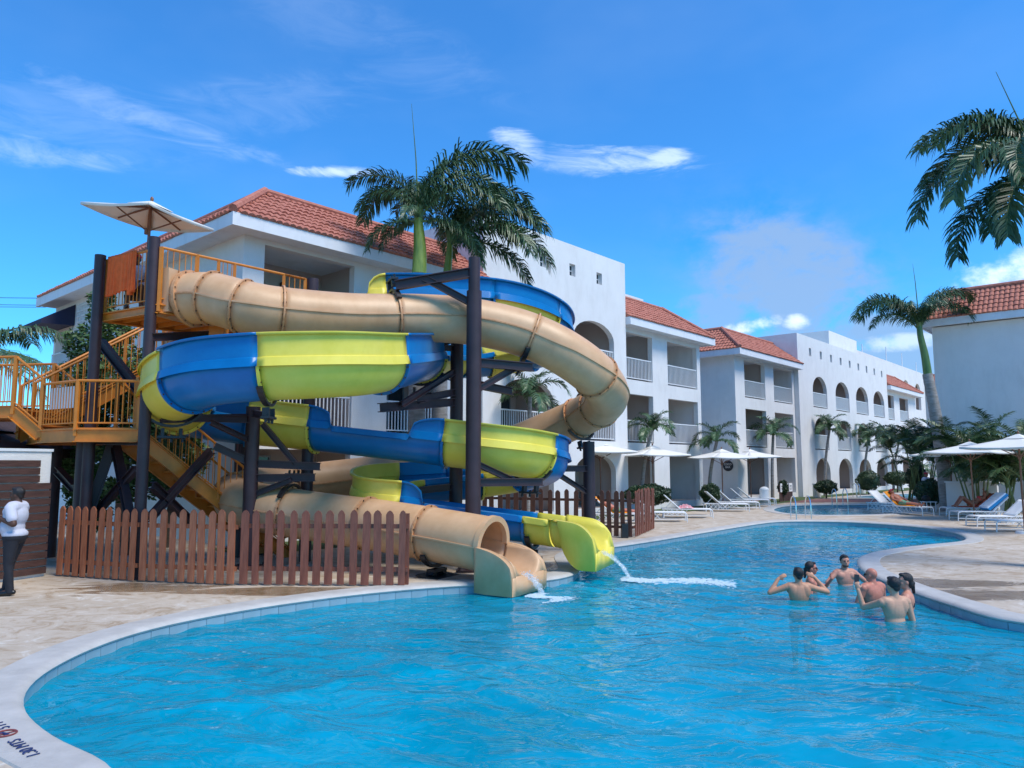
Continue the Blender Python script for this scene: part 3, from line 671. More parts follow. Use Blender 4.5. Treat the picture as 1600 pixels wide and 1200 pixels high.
# mouth ring and splash lip of the tube
p, t, r, u = fr[-1]
ring_flange(fr, len(fr)-1, RT-.05, RT+.05, .10, -.0, PI, False).build('mouth_rim', M['tan'], tube_slide, True)
def lip(frm, Rr, L, hl, mats, parent, thick=.06, z0=-.13, drop=.0, name='exit_lip', fl=.12, s0=0.0, end=.06, c0=0.0):
    """open scoop after the last joint: rounded side walls down to a sill over the water"""
    p, t, r, u = frm; t = Vector((t.x, t.y, 0)).normalized(); n = 18; m = 14; mb = MB(); rows = []
    for i in range(m+1):
        s = i/m; bot = -Rr; w = max(0, (s-s0)/(1-s0)); hgt = bot+end+(hl-bot-end)*math.sqrt(max(0, 1-w*w))
        q = p+t*(L*s)-UP*(drop*s); row = []
        for j in range(n+1):
            a = PI+PI*j/n; x, y = math.cos(a)*Rr, math.sin(a)*Rr
            ym = bot+(y-bot)*1.0; y = min(ym, bot+.02+(hgt-bot)*1.0)
            if j in (0, n): y = hgt
            row.append(q+r*x+UP*y)
        rows.append(row)
    inner = [v for row in rows for v in row]; k = n+1
    mb.add(inner, [(i*k+j, i*k+j+1, (i+1)*k+j+1, (i+1)*k+j) for i in range(m) for j in range(n)])
    # outer shell: vertical cheeks down to the deck, closed front
    def cheek(sg):
        e = 0 if sg < 0 else n; top = [rows[i][e] for i in range(m+1)]; o = [q+r*sg*(fl*min(1, .55+i/m*1.5)) for i, q in enumerate(top)]
        ol = []
        for i, q in enumerate(o):
            w = min(1, max(0, (i/m-c0*.3)/max(1e-3, c0*.7))) if c0 else 1
            ol.append(Vector((q.x, q.y, q.z+(z0-q.z)*math.sqrt(1-(1-w)**2))))
        mb.add(top+o+ol, [(i, i+1, k2+i+1, k2+i) for k2 in (m+1,) for i in range(m)]+[(m+1+i, m+2+i, 2*(m+1)+i+1, 2*(m+1)+i) for i in range(m)])
        return o, ol
    oa, ola = cheek(-1); ob, olb = cheek(1)
    fr_ = [ola[m], oa[m]]+rows[m]+[ob[m], olb[m]]; low = [Vector((q.x, q.y, z0)) for q in fr_]
    mb.add(fr_+low, [(i, i+1, len(fr_)+i+1, len(fr_)+i) for i in range(len(fr_)-1)])
    bk = [ola[0], oa[0], ob[0], olb[0]]
    o = mb.build(name, mats, parent, 'all'); o.data.set_sharp_from_angle(angle=R(50))
    sm = o.modifiers.new('s', 'SOLIDIFY'); sm.thickness = .03; sm.offset = 0; return p+t*L
endT = lip(fr[-1], RT, .80, .0, M['tan'], tube_slide, drop=.03, fl=.10)
# ---- open blue and yellow flume
ob_pts = [P(500, 484, 15.9), P(600, 467, 16.3), P(740, 471, 16.7), P(805, 483, 17.2), P(848, 504, 18.1), P(860, 526, 19.1), P(845, 541, 20.0), P(800, 552, 20.4), P(745, 558, 20.2), P(702, 559, 19.4), P(670, 558, 17.9), P(646, 559, 16.2), P(614, 564, 14.6), P(565, 570, 13.5), P(490, 573, 13.0), P(400, 577, 12.85), P(330, 585, 13.05),
          P(284, 602, 13.7), P(270, 622, 14.7), P(300, 641, 15.9), P(370, 653, 16.4), P(450, 661, 16.6), P(550, 671, 16.4), P(650, 682, 16.1), P(740, 693, 15.95), P(800, 702, 16.1), P(842, 712, 16.75), P(846, 722, 17.6), P(800, 734, 18.3),
          P(730, 744, 18.2), P(660, 750, 17.9), P(610, 755, 17.3), P(592, 766, 16.6), P(606, 778, 16.15), P(660, 785, 16.1), P(740, 795, 15.95), P(820, 805, 15.75), P(872, 812, 15.5)]
open_slide = thing('open_slide', 'open blue and lime yellow banded water slide winding down round the steel posts', 'water slide', G(760, 880), 0)
fo = path_frames(ob_pts)
RO = .55
S = [  # (u, v) of the far end of each piece, bowl colour, wall colour, walls: L left raised, R right raised
 ((600, 463), 'yellow', 'yellow', 'q'), ((757, 473), 'blue', 'blue', 'R'), ((842, 500), 'yellow', 'blue', 'R'), ((828, 547), 'blue', 'blue', 'R'), ((762, 556), 'yellow', 'yellow', 'R'), ((708, 559), 'blue', 'blue', 'R'), ((658, 558), 'yellow', 'blue', 'R'),
 ((590, 557), 'blue', 'blue', 'L'), ((418, 564), 'yellow', 'yellow', 'L'), ((296, 585), 'blue', 'blue', 'L'), ((286, 630), 'yellow', 'yellow', 'L'), ((385, 652), 'blue', 'blue', 'L'), ((497, 666), 'yellow', 'yellow', 'R'), ((700, 687), 'blue', 'blue', 'e'),
 ((835, 706), 'yellow', 'yellow', 'R'), ((815, 729), 'blue', 'blue', 'R'), ((752, 741), 'yellow', 'yellow', 'R'), ((700, 748), 'blue', 'blue', 'R'), ((640, 752), 'blue', 'blue', 'R'), ((628, 781), 'yellow', 'yellow', 'R'), ((828, 806), 'blue', 'blue', 'f'), ((872, 812), 'yellow', 'yellow', '')]
cutO = [0]+seg_ends(fo, [s[0] for s in S]); cutO[-1] = len(fo)-1
WH = .46
step = .12
def wall_h(mode, side, i, a, b):
    d0, d1 = (i-a)*step, (b-i)*step
    if side in mode: return 1.0
    if mode == 'e' and side == 'R':                # raised wall dies out in a quarter round at both ends
        h = 0
        if d0 < .6: h = math.sqrt(max(0, 1-(d0/.6)**2))
        if d1 < .7: h = max(h, math.sqrt(max(0, 1-(d1/.7)**2)))
        return h
    if mode == 'q' and side == 'R' and d1 < .4: return math.sqrt(max(0, 1-(d1/.4)**2))
    if mode == 'f' and side == 'R' and d0 < .55: return math.sqrt(max(0, 1-(d0/.55)**2))
    return 0.0
def flume_profile(h, sgn):                         # from the rim outwards: rolled lip band then raised wall
    base = [(RO, 0), (RO+.085, -.035), (RO+.045, .105)]
    if h > .02: return base+[(RO+.02, .12), (RO+.015, .12+h*(WH-.12)), (RO+.075, .12+h*(WH-.12)+.005), (RO+.078, .12+h*(WH-.12)-.035)]
    return [(RO, 0), (RO+.02, .03), (RO+.085, .02), (RO+.09, -.09), (RO+.09, -.09), (RO+.09, -.09), (RO+.09, -.09)]
n = 26
for q_, ((a, b), sp_) in enumerate(zip(zip(cutO, cutO[1:]), S)):
    WH = .52 if q_ in (7, 8, 9) else (.47 if q_ in (10, 11) else .42)
    _, bc, wc, mode = sp_; mb = MB(); vs = []; per = None; first = True
    for i in range(a, b+1):
        p, t, r, u = fo[i]
        hl, hr_ = wall_h(mode, 'L', i, a, b), wall_h(mode, 'R', i, a, b)
        if mode == '' and i-a < 5 and a == 0: hl = 0
        row = [p-r*x+u*y for x, y in flume_profile(hl, -1)[::-1]]
        row += [p+r*(math.cos(PI+PI*j/n)*RO)+u*(math.sin(PI+PI*j/n)*RO) for j in range(1, n)]
        row += [p+r*x+u*y for x, y in flume_profile(hr_, 1)]; vs += row; per = len(row)
    for i in range(b-a):
        for j in range(per-1):
            w_ = j < 6 or j >= per-7
            mb.add([], [])
            mb.f.append((i*per+j, i*per+j+1, (i+1)*per+j+1, (i+1)*per+j)); mb.m.append(1 if w_ and wc != bc else 0)
    mb.v = [tuple(v) for v in vs]
    o = mb.build('flume_segment', [M[bc]]+([M[wc]] if wc != bc else []), open_slide, True); sm = o.modifiers.new('s', 'SOLIDIFY'); sm.thickness = .018; sm.offset = -1 if False else 0
    if b < len(fo)-1: ring_flange(fo, b, RO+.012, RO+.07, .05, PI, 2*PI).build('joint_flange', [M[bc], M['bolt']], open_slide, True)
# lime yellow splash end
p, t, r, u = fo[-1]
endO = lip(fo[-1], RO, .98, .05, M['yellow'], open_slide, z0=.06, drop=.12, fl=.13, s0=.5, end=.10, c0=.75)
# ---- steel posts and arms
def post(name, label, base, top, r, neck=None, group=None):
    t_ = thing(name, label, 'steel post', (base.x, base.y, 0), 0, group); b = Vector((base.x, base.y, 0)); top = Vector((base.x, base.y, top))
    if neck:
        MB().tube([b, Vector((b.x, b.y, neck))], r, 28).build('post_shaft', M['brown'], t_, True)
        MB().tube([Vector((b.x, b.y, neck)), top], r*.78, 28).build('post_top', M['brown'], t_, True)
    else: MB().tube([b, top], r, 28).build('post_shaft', M['brown'], t_, True)
    mb = MB().box(b+UP*.02, (r*2+.3, r*2+.3, .04));
    for i in (-1, 1):
        for j in (-1, 1): mb.cyl(b+Vector((i*(r+.09), j*(r+.09), .04)), .02, .05, 6)
    mb.build('base_plate', M['brown'], t_); return t_
def arm(parent, a, b, brace=None, w=.12, h=.17, cradle=None, rr=.5, m='brown', nm='support_arm'):
    MB().ibeam(a, b, w, h).build(nm, M[m], parent)
    if brace: MB().ibeam(brace[0], brace[1], w*.8, h*.7).build('brace', M[m], parent)
def cradle(parent, frm, rr, to=None, hang=False):
    """curved saddle clamped to a joint of the slide, with its rubber pads and stub"""
    p, t, r, u = frm; s = 1 if hang else -1
    mb = MB(); pts = [p+(r*math.cos(a)+u*math.sin(a))*(rr+.09) for a in [s*(PI/2)+(-1+2*i/12)*.95 for i in range(13)]]
    for q0, q1 in zip(pts, pts[1:]): mb.beam(q0, q1, .10, .05)
    c = p+u*s*(rr+.14)
    for k in (-1, 1):
        mb.box(c+r*.16*k+u*s*.08, (.06, .12, .16), 0, Matrix((r, t, u)).transposed())
    mb.box(c+u*s*.17, (.5, .14, .04), 0, Matrix((r, t, u)).transposed())
    for k in (-1, 0, 1): mb.tube([c+r*.2*k+u*s*.12, c+r*.2*k+u*s*.26], .025, 6)
    mb.build('cradle', M['black'], parent)
    if to is not None: MB().beam(c+u*s*.2, to, .12, .12).build('stub', M['brown'], parent)
def base_at(u, Y): q = P(u, 800, Y); return Vector((q.x, Y, 0))
def onpost(b, v, Y=None):
    # point on a post axis at picture height v
    s = Vector((b.x, b.y, 0)); r_ = ray(800+FPX*b.x/b.y, v); return Vector((b.x, b.y, CH+r_.z/r_.y*b.y))
bm = base_at(739, 15.05); mainp = post('support_post', 'tallest thick dark steel post in front of the slides with a stepped neck', bm, onpost(bm, 403).z, .155, onpost(bm, 455).z)
b3 = base_at(390, 15.5); p390 = post('support_post', 'dark steel post at the left half of the slides behind the picket fence', b3, onpost(b3, 632).z-.05, .145)
b7 = base_at(712, 17.15); p705 = post('support_post', 'inner dark steel post half hidden behind the tallest post', b7, onpost(b7, 520).z, .15)
b9 = base_at(921, 18.3); p918 = post('support_post', 'short dark steel post under the right bend of the tan tube', b9, onpost(b9, 690).z, .145)
b0 = base_at(588, 19.7); p588 = post('support_post', 'slim dark steel post at the back between the loops', b0, onpost(b0, 735).z-.35, .09)
b8 = base_at(372, 19.0); p372 = post('support_post', 'rear dark steel post behind the blue bend by the stairs', b8, 2.9, .14)
FT = {k: fr[i] for k, i in zip(('t1', 't2', 't3', 't4', 't5', 't6', 't7', 't8', 't9', 't10', 't11', 't12', 't13', 't14', 't15'), ends)}
FO = cutO
arm(mainp, onpost(bm, 425), P(618, 446, 14.95), (onpost(bm, 476), P(662, 434, 15.0)), .14, .20)
cradle(mainp, FT['t4'], RT, None, True)
arm(mainp, onpost(bm, 566), P(832, 574, 15.7), (onpost(bm, 612), P(806, 574, 15.6)), .13, .18); cradle(mainp, FT['t5'], RT)
arm(mainp, onpost(bm, 600), P(800, 612, 15.9), None, .12, .16)
arm(p705, onpost(b7, 628), P(594, 637, 14.4), (onpost(b7, 578), P(628, 632, 14.9)), .13, .18); cradle(p705, fo[FO[7]], RO)
arm(p705, onpost(b7, 545), P(655, 540, 16.3), (onpost(b7, 530), P(662, 548, 16.3)), .1, .13)
arm(p705, onpost(b7, 612), P(652, 625, 15.6), None, .12, .15)
arm(p390, onpost(b3, 724), P(500, 729, 15.4), (onpost(b3, 662)+Vector((.2, 0, 0)), P(462, 724, 15.45)), .12, .16)
arm(p390, onpost(b3, 747), P(492, 746, 15.4), (onpost(b3, 775), P(455, 750, 15.4)), .12, .16); cradle(p390, FT['t13'], RT, None, True)
arm(p390, onpost(b3, 655), P(252, 652, 14.0), (onpost(b3, 690), P(330, 660, 14.6)), .12, .15); cradle(p390, fo[(FO[10]+FO[11])//2], RO)
arm(p390, onpost(b3, 645), P(424, 652, 13.6), None, .1, .14); cradle(p390, fo[FO[9]], RO)
arm(mainp, onpost(bm, 754), P(848, 753, 15.9), (onpost(bm, 722), P(808, 754, 15.7)), .12, .16); cradle(mainp, fo[FO[15]], RO)
arm(p918, onpost(b9, 732), P(878, 732, 17.6), (onpost(b9, 772), P(866, 737, 17.5)), .12, .15); cradle(p918, FT['t8'], RT)
arm(p705, onpost(b7, 760), P(640, 768, 16.5), None, .12, .15)
arm(p588, onpost(b0, 765), P(560, 765, 18.9), (onpost(b0, 790), P(620, 768, 19.2)), .1, .12)
for frm, rr, lab in ((fr[cutsT[-2]+2], RT, 'tan tube'), (fo[cutO[-2]+1], RO, 'yellow slide')):
    p, t, r, u = frm; q = Vector((p.x, p.y, 0)); tf = thing('slide_foot', 'small black saddle foot holding up the end of the '+lab, 'slide support', q)
    cradle(tf, frm, rr)
    mb = MB(); zt = p.z-rr-.30
    for k in (-1, 1): mb.beam(q+r*.20*k+UP*.02, q+r*.13*k+UP*max(zt, .12), .10, .10)
    mb.box(q+UP*.015, (.75, .5, .03), 0, Matrix((r, t, UP)).transposed()); mb.box(q+UP*max(zt, .12), (.42, .14, .05), 0, Matrix((r, t, UP)).transposed()); mb.build('foot_frame', M['black'], tf)
# ================================================================ stair tower
tower = thing('stair_tower', 'orange steel stair tower with platform, landing and railings on dark posts', 'stair tower', (-8.0, 16, 0), 0)
zP = 5.15
pA, pB, pC = Vector((-6.72, 13.95, zP)), Vector((-8.25, 14.85, zP)), Vector((-4.64, 16.4, zP))
eAC = (pC-pA); eAB = (pB-pA); pD = pB+eAC
corn = [pA, pB, pD, pC]
def railing(a, b, h=1.08, nb=None, parent=tower, mid=None, posts=(True, True), name='railing', z2=0, bal=.115):
    a, b = Vector(a), Vector(b); L = (Vector((b.x, b.y, 0))-Vector((a.x, a.y, 0))).length; mb = MB(); H_ = UP*h
    mb.tube([a+H_, b+H_], .027, 8); mb.tube([a+UP*.09, b+UP*.09], .016, 6)
    n_ = max(2, int(L/bal))
    for i in range(1, n_): q = a.lerp(b, i/n_); mb.tube([q+UP*.09, q+H_], .0095, 5, 0, False)
    j1, j2 = random.uniform(.052, .066), random.uniform(.052, .066)
    if posts[0]: mb.beam(a-UP*(.1+j1), a+H_+UP*(j1-.05), j1, j1)
    if posts[1]: mb.beam(b-UP*(.1+j2), b+H_+UP*(j2-.05), j2, j2)
    if L > 2.2: q = a.lerp(b, .5); mb.beam(q-UP*.1, q+H_, .05, .05)
    return mb.build(name, M['orange'], parent)
deckp = MB(); cc = sum(corn, Vector())/4
deckp.add([q for q in corn]+[q-UP*.03 for q in corn], [(0, 3, 2, 1), (4, 5, 6, 7)]+[(i, (i+1) % 4, 4+(i+1) % 4, 4+i) for i in range(4)]); deckp.build('platform_floor', M['orange'], tower)
for a, b in zip(corn, corn[1:]+corn[:1]):
    mb = MB(); mb.ibeam(a-UP*.115, b-UP*.115, .12, .17); mb.build('edge_beam', M['orange'], tower)
for i in range(1, 9):
    a, b = pA.lerp(pC, i/9)-UP*.11, pB.lerp(pD, i/9)-UP*.11; mb = MB().beam(a.lerp(b, .03), a.lerp(b, .97), .06, .12); mb.build('joist', M['orange'], tower)
railing(pA, pB); 
g1, g2 = .22, .62
railing(pA, pA.lerp(pC, g1)); 
# top rail runs on over the slide mouth
mb = MB(); mb.tube([pA.lerp(pC, g1)+UP*1.08, pC+UP*1.08], .027, 8)
for q in (.36, .47): mb.beam(pA.lerp(pC, q)+UP*.2, pA.lerp(pC, q)+UP*1.08, .05, .05)
for q in (.39, .42, .45): mb.tube([pA.lerp(pC, q)+UP*.5, pA.lerp(pC, q)+UP*1.08], .009, 5)
mb.build('railing', M['orange'], tower)
railing(pA.lerp(pC, .83), pC); railing(pD, pB.lerp(pD, .45))
# bent gusset under the platform
q = pA.lerp(pC, .38); mb = MB(); mb.beam(q-UP*.2, q-UP*.75, .3, .25); mb.beam(q-UP*.72, q-UP*.9+(pD-pC)*.16, .28, .2); mb.build('bracket', M['orange'], tower)
def tpost(b, top, r=.105): MB().tube([Vector((b.x, b.y, 0)), Vector((b.x, b.y, top))], r, 24).build('post', M['brown'], tower, True)
post2 = Vector((-6.87, 13.95, 0)); post1 = Vector((-8.34, 14.75, 0))
tpost(post2, onpost(post2, 371).z); tpost(post1, onpost(post1, 399).z); tpost(Vector((-4.5, 16.5, 0)), onpost(Vector((-4.5, 16.5, 0)), 436).z, .13); tpost(Vector((pD.x, pD.y, 0)), 6.1, .15)
# landing half way down and the two flights
zL = 2.79
lA, lB, lC_, lD = P(63, 674, 14.9), P(118, 671, 14.2), P(216, 672, 14.3), P(150, 668, 16.8)
lA, lB, lC_, lD = [Vector((q.x, q.y, zL)) for q in (lA, lB, lC_, lD)]
lE = Vector((-10.7, 16.5, zL)); land = [lA, lB, lC_, lD, lE]
mb = MB(); k = len(land); mb.add(land+[q-UP*.03 for q in land], [tuple(range(k))[::-1], tuple(range(k, 2*k))]+[(i, (i+1) % k, k+(i+1) % k, k+i) for i in range(k)]); mb.build('landing_floor', M['orange'], tower)
for a, b in zip(land, land[1:]+land[:1]): MB().ibeam(a-UP*.15, b-UP*.15, .11, .25).build('edge_beam', M['orange'], tower)
for i in range(1, 6): MB().beam(lA.lerp(lC_, i/6)-UP*.12, lE.lerp(lD, i/6)-UP*.12, .06, .12).build('joist', M['orange'], tower)
railing(lA, lB, .9, bal=.10); railing(lB, lC_, .9, bal=.10); railing(lE.lerp(lD, .35), lD, .9, bal=.12)
def flight(a, b, w, n_, parent, rails=(1, 1), h=1.0):
    """a = top nosing centre, b = bottom; w = width vector"""
    for s_ in (-1, 1):
        MB().ibeam(a+w*s_/2-UP*.12, b+w*s_/2-UP*.12, .09, .26).build('stringer', M['orange'], parent)
    for i in range(n_):
        q = a.lerp(b, (i+.5)/n_); d = Vector((b.x-a.x, b.y-a.y, 0)).normalized()
        MB().beam(q-w*.46, q+w*.46, .27, .035, 0, UP).build('tread', M['orange'], parent)
    for s_, f_ in zip((-1, 1), rails):
        if f_: railing(a+w*s_/2, b+w*s_/2, h, parent=parent, bal=.13)
upt = Vector((-8.0, 18.45, zP)); upb = Vector((-10.35, 15.85, zL))
rear = [pB.lerp(pD, .55), pD, Vector((-7.45, 18.75, zP)), Vector((-8.55, 18.1, zP))]
MB().add(rear+[q-UP*.03 for q in rear], [(0, 3, 2, 1), (4, 5, 6, 7)]+[(i, (i+1) % 4, 4+(i+1) % 4, 4+i) for i in range(4)]).build('rear_floor', M['orange'], tower)
for a, b in ((rear[1], rear[2]), (rear[0], rear[3])): MB().ibeam(a-UP*.115, b-UP*.115, .11, .17).build('edge_beam', M['orange'], tower); railing(a, b)
dU = Vector((upt.x-upb.x, upt.y-upb.y, 0)).normalized(); wU = Vector((-dU.y, dU.x, 0))*.95
flight(upt, upb, wU, 10, tower)
lot = Vector((-7.75, 14.95, zL)); lob = Vector((-5.42, 17.55, .12)); dL = Vector((lob.x-lot.x, lob.y-lot.y, 0)).normalized(); wL = Vector((-dL.y, dL.x, 0))*1.0
flight(lot, lob, wL, 14, tower)
# side bridge that steps down into the landing from the left
br0, br1 = Vector((lA.x-3.4, lA.y+.5, 3.26)), Vector((lA.x-.62, lA.y+.06, 3.26))
wB_ = Vector((.1, 1.1, 0)); 
for s_ in (0, 1): MB().ibeam(br0+wB_*s_-UP*.12, br1+wB_*s_-UP*.12, .1, .25).build('bridge_beam', M['orange'], tower); MB().ibeam(br1+wB_*s_-UP*.12, lA+wB_*s_-UP*.12, .1, .25).build('stringer', M['orange'], tower)
mb = MB().add([br0, br1, br1+wB_, br0+wB_, br0-UP*.03, br1-UP*.03, br1+wB_-UP*.03, br0+wB_-UP*.03], [(0, 1, 2, 3), (7, 6, 5, 4), (0, 4, 5, 1)]); mb.build('bridge_floor', M['orange'], tower)
for i in range(3): q = br1.lerp(lA, (i+.5)/3); MB().beam(q+wB_*.03, q+wB_*.97, .25, .035).build('tread', M['orange'], tower)
for s_ in (0, 1): railing(br0+wB_*s_, br1+wB_*s_, 1.0, bal=.10); railing(br1+wB_*s_, lA+wB_*s_, 1.0, bal=.10)
# posts and crossing beams under the landing
for q, tp in ((Vector((P(128, 800, 15.0).x, 15.0, 0)), zL-.2), (Vector((P(78, 800, 17.2).x, 17.2, 0)), zL-.2)): tpost(q, tp, .17)
for a, b, w_ in [(P(176, 692, 15.3), P(134, 815, 15.1), .17), (P(180, 694, 15.3), P(204, 815, 14.4), .15), (P(330, 704, 15.6), P(232, 812, 14.3), .13), (P(238, 758, 14.2), P(298, 815, 15.6), .13),
                 (P(212, 733, 14.6), P(146, 806, 15.3), .12), (P(90, 735, 16.2), P(115, 762, 15.5), .14), (P(157, 534, 15.3), P(232, 628, 15.0), .15), (P(140, 688, 14.9), P(228, 690, 14.4), .14), (P(238, 527, 13.9), P(330, 523, 15.4), .14), (P(250, 655, 14.1), P(390, 652, 15.5), .13), (P(335, 697, 15.2), P(390, 722, 15.5), .13)]:
    MB().ibeam(a, b, w_, w_*1.15).build('cross_beam', M['brown'], tower)
# ================================================================ fences
def picket_mesh(h, w, t, name, m):
    mb = MB(); c = .045; pr = [(-w/2, 0), (w/2, 0), (w/2, h-c*1.6), (w*.28, h-c*.5), (0, h), (-w*.28, h-c*.5), (-w/2, h-c*1.6)]; k = len(pr)
    mb.add([(x, -t/2, z) for x, z in pr]+[(x, t/2, z) for x, z in pr], [tuple(range(k)), tuple(range(k, 2*k))[::-1]]+[((i+1) % k, i, k+i, k+(i+1) % k) for i in range(k)]); return mb.mesh(name, m)
def picket_fence(label, a, b, n, h, m, w=.125, group=None, endpost=False):
    a, b = Vector(a), Vector(b); d = b-a; L = d.length; rz = math.atan2(d.y, d.x); t = thing('picket_fence', label, 'fence', a, rz, group)
    mes = [picket_mesh(h*random.uniform(.975, 1.02), w*random.uniform(.88, 1.08), .028, 'picket', m) for _ in range(5)]
    for i in range(n):
        o = link('picket', random.choice(mes), t, (L*(i+.5)/n+random.uniform(-.008, .008), 0, .02+random.uniform(0, .012))); o.rotation_euler = (random.uniform(-.015, .015), random.uniform(-.022, .022), random.choice((0, PI)))
    for z in (.22*h, .79*h): MB().box((L/2, .045, z), (L-.02, .045, .075)).build('rail', m, t)
    if endpost: MB().box((L-.04, .10, h*.48), (.07, .07, h*.96)).build('fence_post', m, t)
    return t
f0, f1, f2, f3 = G(86, 900), G(211, 909), G(367, 915), G(637, 916.5)
picket_fence('ten reddish pickets from the slat wall to the first dark post', f0, f1, 10, 1.27, M['woodr'])
picket_fence('middle panel of reddish picket fence, right of the first dark post', f1+Vector((.03, 0, 0)), f2, 10, 1.26, M['woodr'])
picket_fence('darker red picket fence panel ending beside the tan tube exit', f2+Vector((.03, .02, 0)), f3, 14, 1.29, M['wood'], .13, None, True)
g0, g1, g2, g3 = G(775, 835), G(934, 838), G(990, 840.5), G(1013, 841)
g0 = Vector((g1.x-4.0, g1.y+1.7, 0))
picket_fence('dark brown picket fence behind the yellow slide end', g0, g1, 16, 1.32, M['wood2'], .15)
picket_fence('short dark picket fence panel in front of the orange towel lounger', g1+Vector((.05, 0, 0)), g2, 5, 1.32, M['wood2'], .13)
picket_fence('side run of brown pickets turning away at the pool corner', g2+Vector((.05, .05, 0)), g2+Vector((1.15, 2.9, 0)), 11, 1.33, M['wood'], .14)
MB_p = MB().box((g2.x-.25, g2.y-.0, .2), (.18, .18, .4)); o = MB_p.build('fence_post_foot', M['black']); tag(o, 'short black footing of the fence corner by the pool edge', 'footing')
# ================================================================ left edge: slat wall, gazebo, board
wa, wb = Vector((-8.78, 14.35, 0)), Vector((-9.65, 12.2, 0)); dW = (wb-wa); Lw = dW.length; rzw = math.atan2(dW.y, dW.x)
gw = thing('garden_wall', 'white garden wall clad in dark horizontal timber slats at the left edge', 'wall', wa, rzw)
nz = 1
MB().box((Lw/2, -.16, 1.17), (Lw, .2, 2.34)).build('wall', M['white'], gw)
MB().box((Lw/2, -.16, 2.36), (Lw+.04, .25, .05)).build('wall_cap', M['white2'], gw)
for i in range(15):
    z = .12+i*.142; x0 = .0 if z < 1.72 else .24
    MB().box(((x0+Lw)/2, -.03+random.uniform(0, .008), z), (Lw-x0, .035, .122)).build('slat', M['slat'], gw)
gz = thing('gazebo', 'gazebo with a low dark shingle roof beyond the garden wall', 'gazebo', (-13.3, 18.0, 0)); local(gz)
mb = MB(); hw = 2.9
for k, (zz, r0, r1) in enumerate([(2.45, hw, 2.0), (2.82, 2.15, 1.1), (3.2, 1.3, .02)]):
    v = [(-r0, -r0, zz), (r0, -r0, zz), (r0, r0, zz), (-r0, r0, zz), (-r1, -r1, zz+.36), (r1, -r1, zz+.36), (r1, r1, zz+.36), (-r1, r1, zz+.36)]
    mb.add(v, [(i, (i+1) % 4, 4+(i+1) % 4, 4+i) for i in range(4)]+[(3, 2, 1, 0)])
mb.build('roof', M['shingle'], gz); MB().box((0, 0, 2.34), (5.5, 5.5, .2)).build('roof_beam', M['slat'], gz)
for i in (-1, 1):
    for j in (-1, 1): MB().box((i*2.6, j*2.6, 1.17), (.18, .18, 2.34)).build('post', M['slat'], gz)
bd = thing('notice_board', 'tall cream board in front of the man in the white polo', 'board', (-8.72, 12.45, 0)); local(bd)
MB().box((0, 0, 1.12), (.34, .06, 2.2)).build('panel', M['cream'], bd); MB().box((0, 0, .02), (.5, .3, .04)).build('base', M['cream'], bd)
sgb = MB().beam(lA.lerp(lB, .18)+Vector((0, .06, .60)), lA.lerp(lB, .98)+Vector((0, .06, .60)), .02, .42); o = sgb.build('sign_board', M['paper']); tag(o, 'blank white sign back hung inside the landing railing', 'sign')
# cables to the left of the building
for k, (v0, v1, Y) in enumerate(((464, 466, 30), (475, 477, 30), (478.5, 480, 30.5))):
    o = MB().tube([P(-120, v0-1, Y), P(-20, v0+1, Y), P(72, v1, Y)], .012, 5).build('cable', M['wire']); tag(o, 'thin dark overhead cable left of the wing roof, '+('topmost', 'middle', 'lowest')[k]+' of three', 'cable', 'overhead cables')
# towels on the platform railing
def cloth(name, a, b, drop, m, label, side, folds=7, amp=.025):
    mb = MB(); nx, nz_ = 40, 16; vs = []
    for j in range(nz_+1):
        for i in range(nx+1):
            x = i/nx; zz = j/nz_; q = a.lerp(b, x)+side*(.04+amp*(math.sin(x*folds*6.28+zz*.6)+.4*math.sin(x*folds*14+2))*(.25+.75*zz)); q.z += .035-zz*(drop+.03*math.sin(x*5+1))
            vs.append(q)
    mb.add(vs, [(j*(nx+1)+i, j*(nx+1)+i+1, (j+1)*(nx+1)+i+1, (j+1)*(nx+1)+i) for j in range(nz_) for i in range(nx)]); o = mb.build(name, m, None, True)
    s_ = o.modifiers.new('s', 'SOLIDIFY'); s_.thickness = .012; return tag(o, label, 'towel')
sd_ = Vector((pB.y-pA.y, -(pB.x-pA.x), 0)).normalized(); sd_ = sd_ if sd_.y < 0 else -sd_
cloth('towel', pB.lerp(pA, .06)+UP*1.09, pB.lerp(pA, .52)+UP*1.09, .80, M['towel'], 'wide orange towel hung over the top platform railing', sd_)
cloth('towel', pB.lerp(pA, .50)+UP*1.09, pB.lerp(pA, .60)+UP*1.09, .86, M['towel'], 'narrow folded orange towel beside the wide one on the platform railing', sd_*1.4, 2)
